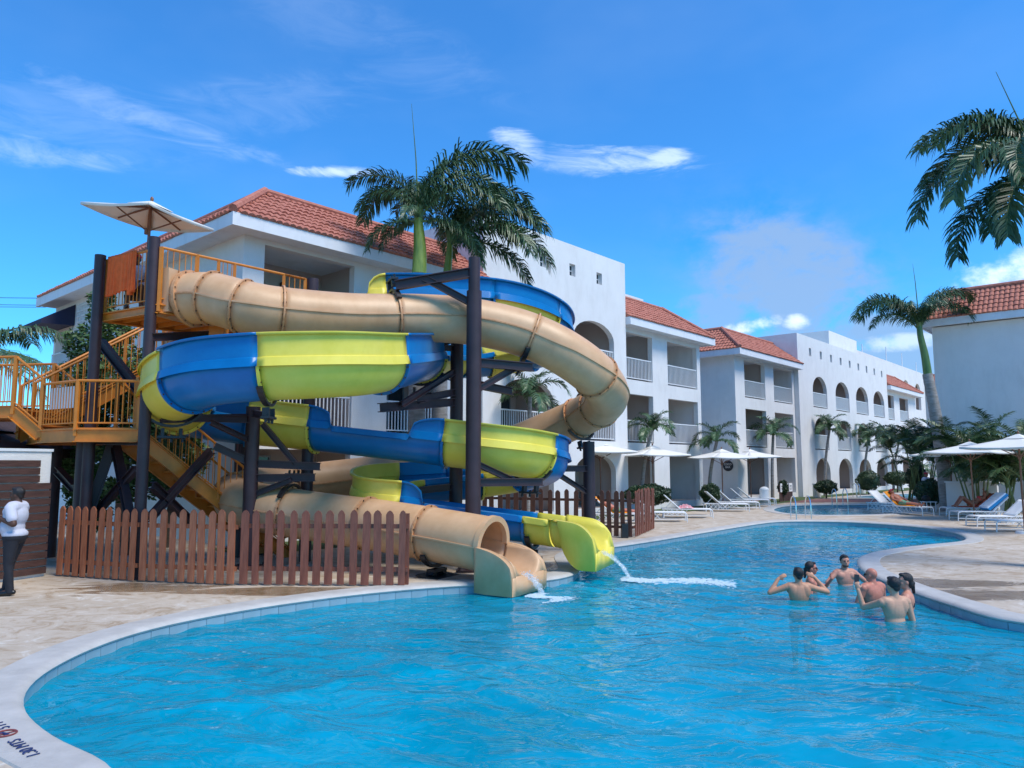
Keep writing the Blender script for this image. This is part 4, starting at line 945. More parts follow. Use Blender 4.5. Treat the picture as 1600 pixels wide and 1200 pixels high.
# ================================================================ umbrellas
def umbrella(label, loc, rz, half=1.17, rimz=2.5, rise=.32, group=None, tilt=None, zbase=0):
    t = thing('parasol', label, 'parasol', (*loc, zbase), rz, group); local(t)
    T = tilt or Matrix.Identity(3); hub = Vector((0, 0, rimz))
    def X(p): return hub+T @ Vector(p)
    MB().tube([(0, 0, 0), (0, 0, rimz*.5), X((0, 0, rise-.02))], .028, 10).build('pole', M['pole'], t, True)
    if zbase == 0: MB().cyl((0, 0, 0), .27, .07, 20, 0, .24).build('base', M['lwhite'], t, True)
    mb = MB(); n = 10; vs = []
    for k in range(4):
        a0, a1 = PI/4+k*PI/2, PI/4+(k+1)*PI/2
        c0, c1 = Vector((math.cos(a0), math.sin(a0), 0))*half*1.414, Vector((math.cos(a1), math.sin(a1), 0))*half*1.414
        r = []
        for j in range(n+1):
            s = .18+.82*j/n; row = []
            for i in range(7):
                q = c0.lerp(c1, i/6)*s; sag = .05*math.sin(PI*i/6)*s; row.append(X((q.x, q.y, rise*(1-s)**1.05-sag*.8)))
            r.append(row)
        o_ = len(mb.v); fl = [p for row in r for p in row]; edge = [p-T @ Vector((0, 0, .05)) for p in r[-1]]
        mb.add(fl+edge, [(j*7+i, j*7+i+1, (j+1)*7+i+1, (j+1)*7+i) for j in range(n+1) for i in range(6)])
    can = mb.build('canopy', M['canvas'], t, True); m_ = can.modifiers.new('s', 'SOLIDIFY'); m_.thickness = .006
    mb = MB(); c = [X((math.cos(PI/4+k*PI/2)*.42, math.sin(PI/4+k*PI/2)*.42, rise*.80)) for k in range(4)]+[X((0, 0, rise+.09))]
    mb.add(c, [(0, 1, 4), (1, 2, 4), (2, 3, 4), (3, 0, 4)]); m_ = mb.build('vent', M['canvas'], can).modifiers.new('s', 'SOLIDIFY'); m_.thickness = .006
    MB().ell(X((0, 0, rise+.12)), (.035, .035, .06), None, 8, 6).build('finial', M['pole'], t, True)
    for k in range(8):
        a = PI/4*k; L = half*1.414 if k % 2 else half; L = L*.97; tip = X((math.cos(a)*L, math.sin(a)*L, -.015 if k % 2 else -.05)); mid = X((math.cos(a)*L*.52, math.sin(a)*L*.52, rise*.42-.03)); top = X((0, 0, rise-.05)); lo = X((0, 0, -.32))
        rb_ = MB().beam(top, mid, .022, .03).beam(mid, tip, .02, .026).build('rib', M['pole'], t)
        if k % 2: MB().beam(lo, mid, .02, .026).build('strut', M['pole'], rb_)
    MB().cyl(X((0, 0, -.38)), .05, .12, 10).build('runner', M['pole'], t, True); return t
def at(u, Y): q = P(u, 725, Y); return (q.x, Y)
dg1 = math.atan2(-.43, -.9)
umbrella('square parasol standing high on the slide tower platform', (P(234, 330, 14.6).x, 14.6), dg1+PI/4, .86, 1.93, .22, tilt=Matrix.Rotation(R(-7), 3, Vector((1, .0, 0)).normalized()), zbase=zP)
for lab, u, Y, z, rz in [('white square parasol half behind the short steel post', 938, 31.5, 2.62, .3), ('white parasol over the loungers just right of the picket corner', 1020, 32.5, 2.5, .35), ('white parasol left of the round dark sign', 1128, 36, 2.42, .3),
                         ('farther white parasol in front of the signboards', 1172, 40.5, 2.5, .4), ('white parasol behind the big palm trunk', 1485, 33.5, 2.5, .5), ('white parasol over the blue mattress lounger', 1517, 28.5, 2.55, .6), ('nearest white parasol at the right edge', 1594, 23, 2.62, .55)]:
    umbrella(lab, at(u, Y), rz, rimz=z)
# ================================================================ loungers
LP = None
def lounger_proto():
    t = thing('sun_lounger', 'x', 'sun lounger', (0, 0, 0)); local(t); L, w, z = 1.95, .66, .34
    mb = MB()
    for s_ in (-1, 1): mb.tube([(.02, s_*w/2, z), (L-.12, s_*w/2, z), (L-.02, s_*w/2, z-.03), (L, s_*w/2, z-.09)], .02, 6)
    for x in (.05, .72, 1.4, L-.04): mb.beam((x, -w/2, z-.01), (x, w/2, z-.01), .03, .03)
    mb.build('frame', M['lwhite'], t)
    for x in (.10, L): 
        for s_ in (-1, 1): MB().tube([(x, s_*w/2, z-.05), (x+(.02 if x > 1 else -.02), s_*w/2, 0)], .021, 6).build('leg', M['lwhite'], t)
    mb = MB()
    for s_ in (-1, 1):
        for k in range(4): mb.tube([(.2+.2*k, s_*w/2, z-.02), (.4+.2*k, s_*w/2, .10)], .012, 5); mb.tube([(.4+.2*k, s_*w/2, z-.02), (.2+.2*k, s_*w/2, .10)], .012, 5)
        mb.tube([(.1, s_*w/2, .09), (L, s_*w/2, .09)], .012, 5)
    mb.build('side_brace', M['lwhite'], t)
    def sl(x0, z0, x1, z1, nm):
        mb = MB(); n = 8; vs = []
        for i in range(n+1):
            for j in range(7):
                s = i/n; y = (j/6-.5)*(w-.03); vs.append((x0+(x1-x0)*s, y, z0+(z1-z0)*s+.018-.02*math.sin(PI*j/6)*math.sin(PI*s)))
        mb.add(vs, [(i*7+j, (i+1)*7+j, (i+1)*7+j+1, i*7+j+1) for i in range(n) for j in range(6)]); o = mb.build(nm, M['sling'], t, True); o.modifiers.new('s', 'SOLIDIFY').thickness = .012
    sl(.72, z, L-.03, z, 'seat'); bx, bz = .72-.78*math.cos(R(42)), z+.78*math.sin(R(42)); sl(.72, z, bx, bz, 'backrest')
    mb = MB()
    for s_ in (-1, 1): mb.tube([(.72, s_*w/2, z), (bx, s_*w/2, bz)], .02, 6)
    mb.tube([(bx, -w/2, bz), (bx, w/2, bz)], .02, 6); mb.tube([(bx+.25, -.2, bz-.25), (.12, -.2, .33)], .012, 5); mb.build('back_frame', M['lwhite'], t)
    return t
LP = lounger_proto(); used = False
def put_lounger(u, v, deg, label, group=None):
    """u, v: picture point of the middle of the foot end on the deck"""
    global used
    f = G(u, v); a = R(deg); o = place(LP, used, (f.x-math.cos(a)*1.95, f.y-math.sin(a)*1.95, 0), a, label, group); used = True; return o
LG = 'white sling loungers round the pool'
L_or = put_lounger(1450, 806, -66, 'white lounger with an orange towel and a reclining man in board shorts', LG)
L_rd = put_lounger(1474, 806, 172, 'white lounger with a coral towel under the woman in red', LG)
L_mt = put_lounger(1491, 813, 176, 'white lounger carrying a pale mattress with blue sides', LG)
put_lounger(1519, 822, 178, 'empty white lounger just in front of the mattress lounger', LG)
put_lounger(1549, 830, 176, 'nearest empty white lounger at the right edge of the photo', LG)
put_lounger(1424, 800, -60, 'white lounger half behind the man on the orange towel', LG)
L_t = put_lounger(1112, 809, -8, 'white lounger beside the picket corner with a red patterned towel', LG)
put_lounger(1072, 815, -8, 'white lounger closest to the picket corner', LG)
put_lounger(1168, 799, -5, 'white lounger under the parasol left of the round sign, nearest of its pair', LG)
put_lounger(1184, 795.5, -5, 'white lounger behind its twin under the parasol left of the sign', LG)
put_lounger(1202, 791.5, -12, 'white lounger in front of the blank end wall, left of a pair', LG)
put_lounger(1211, 789, -12, 'white lounger nearest the three white signs', LG)
L_f = put_lounger(1012, 818, -10, 'white lounger with orange towels hidden behind the short picket panel', LG)
def lounge_pt(o, x, y, z): return o.matrix_basis @ Vector((x, y, z))
def towel_on(o, m, label, x0=-.0, both=True, w=.5):
    t_ = []; pr = [(1.35, .375), (.74, .375)]+([(.72-.78*math.cos(R(42))*k, .36+.02+.78*math.sin(R(42))*k) for k in (.3, .6, .9, 1.03)] if both else []); mb = MB(); n = 7; vs = []
    for i, (x, z) in enumerate(pr):
        for j in range(n): y = (j/(n-1)-.5)*w; vs.append((x+.012*math.sin(j*2.1+i), y, z+.012*math.sin(j*1.7+i*2)+.012))
    mb.add(vs, [(i*n+j, i*n+j+1, (i+1)*n+j+1, (i+1)*n+j) for i in range(len(pr)-1) for j in range(n-1)]); k = mb.build('towel', m, None, True); k.modifiers.new('s', 'SOLIDIFY').thickness = .02
    k.location = o.location; k.rotation_euler = o.rotation_euler; return tag(k, label, 'towel')
towel_on(L_or, M['towely'], 'bright orange towel under the man in board shorts', w=.56); towel_on(L_rd, M['towelred'], 'coral red towel under the woman in red', w=.56)
towel_on(L_f, M['towely'], 'orange towel on the lounger behind the picket fence')
# crumpled towel
mb = MB(); vs = []; n = 16
for i in range(n):
    for j in range(n): x, y = (i/(n-1)-.5)*.62, (j/(n-1)-.5)*.5; vs.append((x, y, .012+.16*max(0, (1-(x*x*9+y*y*12)))*abs(math.sin(i*1.3+j*.7)+.5*math.sin(j*1.9-i*.5))*.8))
mb.add(vs, [(i*n+j, i*n+j+1, (i+1)*n+j+1, (i+1)*n+j)[::-1] for i in range(n-1) for j in range(n-1)])
cr = mb.build('towel', mat('red and white print towel', (.55, .05, .09), .95, scale=16, col2=(.75, .60, .60)), None, True); q = lounge_pt(L_t, .95, 0, .36); cr.location = q; tag(cr, 'crumpled red and white patterned towel on a lounger', 'towel')
# mattress
mt = thing('lounger_mattress', 'pale blue quilted mattress with blue sides propped on a lounger', 'mattress', L_mt.location, L_mt.rotation_euler.z); local(mt)
def slab(x0, z0, x1, z1, th, off, w, wave=0):
    d = Vector((x1-x0, 0, z1-z0)); n_ = Vector((-d.z, 0, d.x)).normalized(); n_ = n_ if n_.z > 0 else -n_; mb = MB(); k = 22; vs = []
    for i in range(k+1):
        p = Vector((x0, 0, z0))+d*(i/k); hh = th+wave*abs(math.sin(i/k*PI*8))
        for y, a in ((-w/2, 0), (-w/2, 1), (w/2, 1), (w/2, 0)): q = p+n_*(off+(hh if a else 0)); vs.append((q.x, y*(1 if not a else .97), q.z))
    mb.add(vs, [(i*4+j, i*4+(j+1) % 4, i*4+4+(j+1) % 4, i*4+4+j) for i in range(k) for j in range(4)]+[(3, 2, 1, 0), (4*k, 4*k+1, 4*k+2, 4*k+3)]); return mb
c42, s42 = math.cos(R(42)), math.sin(R(42))
slab(.78, .36, .72-.86*c42, .34+.86*s42, .10, .03, .62).build('foam_core', M['matblue'], mt); slab(.78, .36, .72-.84*c42, .34+.84*s42, .035, .132, .60, .015).build('quilted_top', M['matwhite'], mt)
# ================================================================ leaves and palms
def frond_mesh(L, el, droop, leaf, n, seed, plum=.35, width=.045, up=.25, hang=.9, name='frond', mats=('frond', 'rachis'), bare=.12):
    rnd = random.Random(seed); mb = MB(); p = Vector((0, 0, 0)); st = 26; pts = [p.copy()]; ds = []
    for i in range(st):
        s = (i+.5)/st; a = el-droop*(s**1.25); d = Vector((math.cos(a), .10*math.sin(s*2+seed)*s, math.sin(a))); d.normalize(); ds.append(d); p = p+d*(L/st); pts.append(p.copy())
    mb.tube(pts, [(.035*(1-.9*i/st)+.045*max(0, 1-i/3))*(L/3) for i in range(st+1)], 5, 1)
    for k in range(n):
        s = bare+(1-bare)*(k+.5)/n; f = s*st; i = min(st-1, int(f)); b = pts[i].lerp(pts[i+1], f-i); d = ds[i]; side = d.cross(UP)
        side = side.normalized() if side.length > .05 else Vector((0, 1, 0)); u = side.cross(d)
        prof = (math.sin(min(1, (s-bare)/(1-bare)*1.05+.12)*PI*.86)**.55) if s < .98 else .4
        for sg in (-1, 1):
            ll = leaf*prof*rnd.uniform(.8, 1.1); e = rnd.uniform(-plum, plum)+up; fw = .35+.55*s+rnd.uniform(-.1, .1)
            v = (side*sg*math.cos(e)+u*math.sin(e)+d*fw).normalized(); wv = d.cross(v).cross(v).normalized()*width*rnd.uniform(.7, 1.1)
            m_ = b+v*ll*.5+Vector((0, 0, -1))*ll*.10*hang; v2 = (v+Vector((0, 0, -1))*hang*rnd.uniform(.8, 1.3)).normalized(); t_ = m_+v2*ll*.52
            v3 = (v2+Vector((0, 0, -.6*hang))).normalized(); m2 = m_+v2*ll*.28
            mb.add([b-wv*.3, b+wv*.3, m_-wv*.5, m_+wv*.5, m2-wv*.4, m2+wv*.4, m2+v3*ll*.28], [(0, 1, 3, 2), (2, 3, 5, 4), (4, 5, 6)], 0)
    return mb.mesh(name, [M[mats[0]], M[mats[1]]])
def trunk_mesh(pts, radii, parent, ringed=True, name='trunk', m='trunk', step=.13):
    q = resample(catmull(pts, 10), step); n = len(q); rs = []
    for i in range(n):
        f = i/(n-1)*(len(radii)-1); k = min(len(radii)-2, int(f)); r = radii[k]+(radii[k+1]-radii[k])*(f-k); rs.append(r*(1+(.035 if ringed and i % 2 else 0)+random.uniform(-.012, .012)))
    return MB().tube(q, rs, 14).build(name, M[m], parent, True)
def palm(name, label, crown, pts, radii, fr_specs, meshes, group=None, shaft=None, spear=None, sm='shaft'):
    base = pts[0]; t = thing(name, label, 'palm tree', (base.x, base.y, 0), 0, group); trunk_mesh(pts, radii, t)
    off = Vector((base.x, base.y, 0))
    if shaft: MB().tube(resample(catmull(shaft[0], 8), .1), [shaft[1]*(1.12-.45*(i/max(1, len(resample(catmull(shaft[0], 8), .1))-1))**1.3) for i in range(len(resample(catmull(shaft[0], 8), .1)))], 14).build('crownshaft', M[sm], t, True)
    for az, k, sc, roll in fr_specs:
        o = link('frond', meshes[k % len(meshes)], t, crown-off); o.rotation_euler = (R(roll), 0, R(az)); o.scale = (sc, sc, sc)
    if spear: MB().tube(spear, [.03, .018, .005], 5).build('spear_leaf', M['rachis'], t)
    mb = MB()
    for i in range(6): a = i*1.1; mb.beam(crown-UP*.15, crown+Vector((math.cos(a)*.12, math.sin(a)*.12, .38)), .05 if not shaft else .11, .03 if not shaft else .07)
    mb.build('leaf_base', M['rachis'], t); return t
RF = [frond_mesh(3.9, R(78), R(152), .80, 160, 1, .75, .044), frond_mesh(3.8, R(60), R(128), .80, 160, 2, .75, .044), frond_mesh(3.4, R(34), R(108), .76, 140, 3, .7, .044), frond_mesh(3.7, R(86), R(122), .72, 140, 4, .8, .042), frond_mesh(3.0, R(8), R(92), .72, 130, 5, .6, .044)]
c1 = P(653, 347, 20.8); b1 = base_at(654, 20.8); j1 = P(655, 425, 20.8); j0 = P(651, 560, 20.8)
palm('royal_palm', 'big royal palm rising behind the slides with a pale spear leaf, left of its twin', c1, [b1, j0, j1], [.26, .23, .2], [(176, 3, .86, 10), (178, 0, .62, -8), (192, 4, .62, 0), (166, 4, .5, 0), (12, 3, 1.25, -5), (22, 3, 1.1, 5), (4, 0, .95, 8), (-14, 1, .85, 0), (-8, 4, .8, 0), (100, 3, .9, 0), (262, 2, .45, 0), (60, 0, .9, 0), (140, 0, .85, 0)],
     RF, 'royal palms behind the slides', ([j1-UP*.05, P(656, 390, 20.8), c1+UP*.1], .19), [c1+UP*.2, P(650, 250, 20.8), P(643, 162, 20.6)])
c2 = P(703, 380, 22.6); b2 = base_at(690, 22.6); j2 = P(698, 430, 22.6)
palm('royal_palm', 'royal palm whose fronds droop over the white tower, right of its twin', c2, [b2, P(688, 600, 22.6), j2], [.25, .22, .17], [(6, 0, 1.0, 0), (-12, 1, 1.0, 5), (-26, 2, 1.0, 0), (16, 3, 1.0, 0), (35, 0, .9, 0), (150, 3, .9, 0), (172, 0, .6, 0), (-50, 4, .7, 0), (-6, 4, 1.1, 0), (95, 1, .85, 0), (-2, 2, 1.1, 0)],
     RF, 'royal palms behind the slides', ([j2-UP*.1, P(701, 405, 22.6), c2+UP*.1], .12))
Y3 = 34.0; c3 = P(1437, 516, Y3)
palm('royal_palm', 'leaning royal palm with ringed grey trunk in front of the right building', c3, [base_at(1480, Y3), P(1474, 735, Y3), P(1462, 650, Y3), P(1449, 584, Y3)], [.28, .27, .25, .21], [(178, 0, 1.05, 8), (172, 0, .95, -12), (186, 1, .75, 20), (2, 3, 1.0, 0), (7, 3, .92, 14), (-6, 0, .85, 0), (90, 3, .72, 0), (262, 3, .55, 0), (285, 3, .6, 0), (240, 3, .62, 15), (130, 3, .7, 0)],
     RF, None, ([P(1450, 588, Y3), P(1445, 555, Y3), P(1438, 524, Y3), c3+UP*.35], .165), [c3+UP*.4, P(1430, 440, Y3), P(1426, 412, Y3)], sm='shaft2')
Y4 = 15.5; c4 = P(1646, 262, Y4); RF2 = [frond_mesh(3.5, R(62), R(118), .68, 180, 11, .85, .042), frond_mesh(3.5, R(30), R(112), .68, 180, 12, .8, .042), frond_mesh(3.1, R(-8), R(78), .66, 160, 13, .7, .042), frond_mesh(3.1, R(80), R(100), .66, 130, 14, .8, .058)]
palm('royal_palm', 'near royal palm whose fronds hang in from the right edge of the sky', c4, [base_at(1640, Y4), P(1638, 500, Y4), P(1634, 345, Y4)], [.26, .23, .2], [(177, 0, .98, 5), (168, 1, 1.0, 0), (196, 1, .98, -10), (205, 2, .95, 0), (186, 2, .8, 0), (20, 0, 1, 0), (330, 1, 1, 0), (60, 3, 1, 0), (120, 0, 1, 0), (270, 1, .9, 0), (235, 2, .9, 0), (290, 0, .9, 0), (172, 2, 1.0, 0), (215, 1, .85, 10), (182, 0, .9, 0)],
     RF2, None, ([P(1634, 350, Y4), P(1633, 300, Y4), c4+UP*.1], .19), [c4+UP*.4, P(1600, 205, Y4-.5), P(1556, 112, Y4-1)])
SF = [frond_mesh(1.6, R(66), R(140), .42, 60, 21, .35, .034, .3, .5), frond_mesh(1.55, R(42), R(115), .42, 60, 22, .35, .034, .3, .5), frond_mesh(1.35, R(84), R(95), .38, 50, 23, .35, .032, .3, .4), frond_mesh(1.5, R(20), R(95), .4, 56, 24, .35, .034, .3, .55)]
sp_l = [(828, 620, -13.6, 2.4, 825, 'young palm in front of the tower, seen between the slide loops', 1.1), (1018, 672, -5.0, 2.2, 1001, 'slim palm before the square balconies, its trunk behind the parasol', .95), (1120, 690, .6, 2.4, 1107, 'curved palm beside the round dark sign', 1.05), (1208, 680, 9.0, 2.6, 1208, 'spreading palm in front of the third wing', 1.15),
        (1296, 672, 17.4, 2.6, 1290, 'palm in front of the first arched bays with a low bush at its foot', 1.2), (1358, 684, 25.6, 2.8, 1352, 'palm between the third and fourth arched bays', 1.2), (1404, 694, 33.5, 3.0, 1398, 'palm in front of the far wing with the short red roof', 1.25), (1440, 735, 44, 3.0, 1442, 'low palm far back beyond the clipped bushes', 1.0)]
for cu_, cv, s_, of, bu, lab, sc in sp_l:
    w_ = Wd(s_, of); Y = w_.y; c = P(cu_, cv, Y); bs = base_at(bu, Y); md = bs.lerp(c, .55)+Vector(((c.x-bs.x)*-.22, 0, 0)); rr = random.Random(int(cu_)); sp = []
    for k in range(11): sp.append((k*33+rr.uniform(-12, 12), (k*3+int(cu_)) % 4, sc*rr.uniform(.85, 1.1), rr.uniform(-15, 15)))
    palm('small_palm', lab, c, [bs, md, c], [.10, .085, .075], sp, SF, 'small palms along the hotel front')
# coconut palm at the left edge
YL = 19.0; cl = P(-48, 560, YL); CF = [frond_mesh(3.0, R(55), R(85), .75, 60, 31, .3, .04, .1, 1.0), frond_mesh(3.0, R(20), R(70), .75, 60, 32, .3, .04, .1, 1.0), frond_mesh(2.7, R(-5), R(50), .7, 56, 33, .3, .04, .1, 1.0)]
palm('coconut_palm', 'coconut palm at the left edge with long thin fronds', cl, [base_at(-60, YL), P(-52, 680, YL), cl], [.16, .14, .12], [(8, 0, .85, 0), (-8, 1, .8, 0), (4, 2, .8, 0), (30, 0, .8, 0), (150, 0, 1, 0), (200, 1, 1, 0), (270, 1, 1, 0), (-30, 1, .9, 0), (90, 0, 1, 0), (15, 1, .75, 0)], CF)
# areca clumps against the right-hand wall
AF = [frond_mesh(2.3, R(78), R(105), .50, 46, 41, .25, .045, .45, .55, mats=('frond2', 'rachis')), frond_mesh(2.2, R(62), R(110), .50, 46, 42, .25, .045, .45, .55, mats=('frond2', 'rachis')), frond_mesh(2.0, R(86), R(70), .45, 40, 43, .25, .045, .45, .45, mats=('frond2', 'rachis')), frond_mesh(2.0, R(45), R(95), .48, 42, 44, .3, .045, .4, .7, mats=('frond', 'rachis'))]
for i, (u, Y, ht, nst, lab) in enumerate([(1418, 44, 4.6, 6, 'feathery palm clump left of the leaning palm trunk'), (1446, 40, 4.2, 6, 'areca clump right behind the leaning palm trunk'), (1524, 33.0, 3.2, 5, 'areca palm clump in front of the blank wall, above the parasol with the mattress lounger'),
                                          (1530, 31.5, 4.0, 7, 'tallest areca clump in the middle of the blank wall'), (1566, 30.0, 2.7, 6, 'low bushy areca clump right of the tallest one'), (1600, 28.8, 3.4, 7, 'areca clump at the right edge of the photo')]):
    b_ = base_at(u, Y); t = thing('areca_palm', lab, 'palm clump', (b_.x, b_.y, 0), 0, 'areca clumps by the right wall'); local(t); rr = random.Random(i+50)
    for k in range(nst):
        a = rr.uniform(0, 6.28); r0 = rr.uniform(.05, .35); h = ht*rr.uniform(.35, .75); top = Vector((math.cos(a)*(r0+h*.22), math.sin(a)*(r0+h*.22), h))
        MB().tube([(math.cos(a)*r0, math.sin(a)*r0, 0), Vector((math.cos(a)*r0, math.sin(a)*r0, 0)).lerp(top, .6), top], [.045, .035, .03], 6).build('stem', M['rachis'], t, True)
        for q in range(6): o = link('frond', AF[(k+q) % 4], t, top); o.rotation_euler = (R(rr.uniform(-10, 10)), 0, rr.uniform(0, 6.28)); sc = rr.uniform(.75, 1.05); o.scale = (sc, sc, sc)
# ---- leafy trees and clipped bushes
def leaf_cloud(name, blobs, n, size, m, seed, parent, shell=.55, flat=.5):
    rs = np.random.RandomState(seed); w = np.array([b[1][0]*b[1][1]*b[1][2] for b in blobs])**(2/3); w = w/w.sum(); V = []; k = rs.choice(len(blobs), n, p=w)
    c = np.array([blobs[i][0] for i in range(len(blobs))])[k]; r = np.array([blobs[i][1] for i in range(len(blobs))])[k]
    d = rs.normal(size=(n, 3)); d /= np.linalg.norm(d, axis=1)[:, None]; rad = shell+(1-shell)*rs.rand(n)**.6; rad *= 1+.10*np.sin(d[:, 0]*5+k)*np.cos(d[:, 2]*6+k*2); p = c+d*r*rad[:, None]
    a = rs.normal(size=(n, 3)); a[:, 2] *= flat; a /= np.linalg.norm(a, axis=1)[:, None]; b_ = np.cross(a, rs.normal(size=(n, 3))+d*.8); b_ /= np.linalg.norm(b_, axis=1)[:, None]
    s = size*rs.uniform(.6, 1.3, n)[:, None]; v = np.stack([p-a*s, p+b_*s*.38, p+a*s, p-b_*s*.38], 1).reshape(-1, 3)
    me = bpy.data.meshes.new(name); me.vertices.add(4*n); me.vertices.foreach_set('co', v.ravel()); me.loops.add(4*n); me.loops.foreach_set('vertex_index', np.arange(4*n)); me.polygons.add(n); me.polygons.foreach_set('loop_start', np.arange(0, 4*n, 4)); me.update(); me.materials.append(M[m])
    return link(name, me, parent)
def tree(label, base, blobs, n, size, seed, limbs, m='leaf'):
    t = thing('leafy_tree', label, 'tree', base, 0); local(t)
    for i, l in enumerate(limbs): MB().tube([Vector(q) for q in l], [.11*(.5 if i else 1)*(1-.6*k/(len(l)-1)) for k in range(len(l))], 8).build('trunk' if i == 0 else 'limb', M['bark'], t, True)
    leaf_cloud('crown', blobs, n, size, m, seed, t, .35); return t
tb_ = base_at(185, 17.6)
tree('leafy tree growing up through the stair tower to the platform', tb_, [((-.3, .3, 4.2), (1.0, .8, .8)), ((.5, .2, 3.6), (.9, .8, .7)), ((-1.0, .2, 3.4), (.8, .7, .6)), ((-.6, .4, 5.3), (.55, .5, .45)), ((-.9, .4, 6.1), (.35, .3, .25)), ((-1.15, .4, 5.0), (.6, .5, .5)), ((-1.3, .4, 4.2), (.7, .5, .45)), ((-.8, .5, 5.7), (.5, .4, .3)), ((-.2, .5, 6.6), (.4, .35, .25)), ((.9, 0, 2.6), (.7, .6, .5)), ((.1, 0, 2.6), (.9, .6, .5)), ((.8, 0, 1.7), (.5, .4, .4)), ((.1, -.1, 1.5), (.5, .4, .3))], 13000, .085, 61,
     [[(.2, 0, 0), (.1, .1, 1.6), (-.1, .2, 3.2), (-.3, .3, 4.6), (-.3, .4, 6.4)], [(.1, .1, 1.6), (.7, 0, 2.4), (.9, 0, 3.3)], [(-.1, .2, 2.6), (-.9, .2, 3.3)]])
tree('bushy green tree behind the garden wall, left of the tower posts', base_at(112, 18.3), [((0, 0, 2.3), (.75, .6, .7)), ((.3, .1, 1.5), (.6, .5, .6)), ((-.4, 0, 3.0), (.6, .5, .4)), ((.4, 0, .9), (.55, .45, .5))], 5000, .085, 62, [[(0, 0, 0), (.05, 0, 1.2), (0, 0, 2.4)], [(0, 0, 1.0), (.3, 0, 1.6)]])
tree('small loose tree behind the lower stair flight', base_at(262, 19.2), [((0, 0, 3.0), (.9, .7, .6)), ((.5, 0, 2.3), (.6, .5, .5)), ((-.5, 0, 2.1), (.6, .5, .5)), ((.1, 0, 1.5), (.5, .4, .3))], 3800, .085, 63, [[(0, 0, 0), (.1, 0, 1.4), (0, 0, 2.8)], [(.05, 0, 1.2), (.5, 0, 2.1)]])
tree('low dark tree seen under the left side bridge', base_at(20, 22), [((0, 0, 2.6), (1.6, .8, .8)), ((1.0, 0, 2.2), (.9, .6, .6)), ((-1.2, 0, 2.5), (1, .6, .7))], 5500, .10, 64, [[(0, 0, 0), (0, 0, 1.4), (0, 0, 2.4)]])
def bush(label, u_, of, r, z, seed, dens=1700, m='hedge', stem=True):
    w_ = Wd(s_at(u_, of), of); t = thing('clipped_bush', label, 'bush', w_, 0, 'clipped bushes by the hotel'); local(t)
    core = MB().ell((0, 0, z), [q*.86 for q in r], None, 16, 10); core.build('inner_growth', M['hedge'], t, True)
    leaf_cloud('foliage', [((0, 0, z), r)], dens, .07, m, seed, t, .86, 1)
    if stem: MB().tube([(0, 0, 0), (.03, 0, z)], [.05, .04], 7).build('stem', M['bark'], t)
for a in [('wide hedge at the foot of the slim palm, behind the picket corner', 1010, 1.9, (1.0, .6, .42), .85, 1, 2600), ('dark bush at the foot of the curved palm', 1108, 2.0, (.45, .45, .45), .75, 2), ('low spiky bush at the foot of the first arched bay palm', 1289, 2.0, (.68, .6, .42), .7, 3, 1500), ('flat topped tub shaped bush between two arched bays', 1355, 2.2, (.8, .7, .72), .95, 4),
          ('broad clipped bush beyond the tub shaped one', 1400, 2.6, (.9, .8, .55), 1.05, 5), ('tall dark boxy bush beyond the man on the orange towel', 1430, 6.5, (.55, .6, .8), 1.3, 6), ('round dark bush left of the leaning palm foot', 1449, 9.5, (.62, .6, .6), .8, 7), ('small dark bush right of the leaning palm foot', 1484, 8.5, (.5, .5, .6), .8, 8), ('small clipped bush beside the three white signs', 1222, 1.6, (.28, .25, .4), .8, 9, 700)]:
    bush(*a)
# ================================================================ furniture, bins, rails, signs
def rail_pair(label, u0, u1, v, h, far):
    a, b = G(u0, v), G(u1, v-1); t = thing('pool_handrail', label, 'pool handrail', a, 0)
    for q in (a, b): MB().tube(resample(catmull([q+Vector((0, -.30, -.5)), q+Vector((0, -.28, h*.6)), q+Vector((0, -.15, h*.97)), q+Vector((0, .10, h)), q+Vector((0, .24, h*.7)), q+Vector((0, .27, 0))], 6), .06), .022, 8).build('rail', M['chrome'], t, True)
rail_pair('pair of chrome handrails at the far edge of the main pool', 1240, 1263, 812, .85, 0)
rail_pair('pair of chrome handrails at the second pool', 1304, 1321, 792, .85, 0)
rail_pair('small pair of chrome handrails at the farthest pool', 1336, 1341, 778, .85, 0)
for i, (lab, s_, of, h, dome) in enumerate([('white round bin by the picket corner loungers', -1.6, 1.6, .95, 0), ('white domed bin between the loungers and the end wall', 3.1, 2.0, .9, 1), ('white bin at the corner of the first arched bay', 13.0, 1.2, .95, 0), ('white bin between the second and third arched bays', 22.0, 1.2, .95, 0), ('white domed bin by the fourth arched bay', 31.6, 1.3, .9, 1)]):
    w_ = Wd(s_, of); t = thing('litter_bin', lab, 'bin', w_, 0, 'white bins by the hotel'); local(t)
    MB().cyl((0, 0, 0), .24, h-.15, 20).build('body', M['bin'], t, True)
    (MB().ell((0, 0, h-.15), (.25, .25, .18), None, 16, 8) if dome else MB().cyl((0, 0, h-.145), .26, .08, 20)).build('lid', M['bin'], t, True)
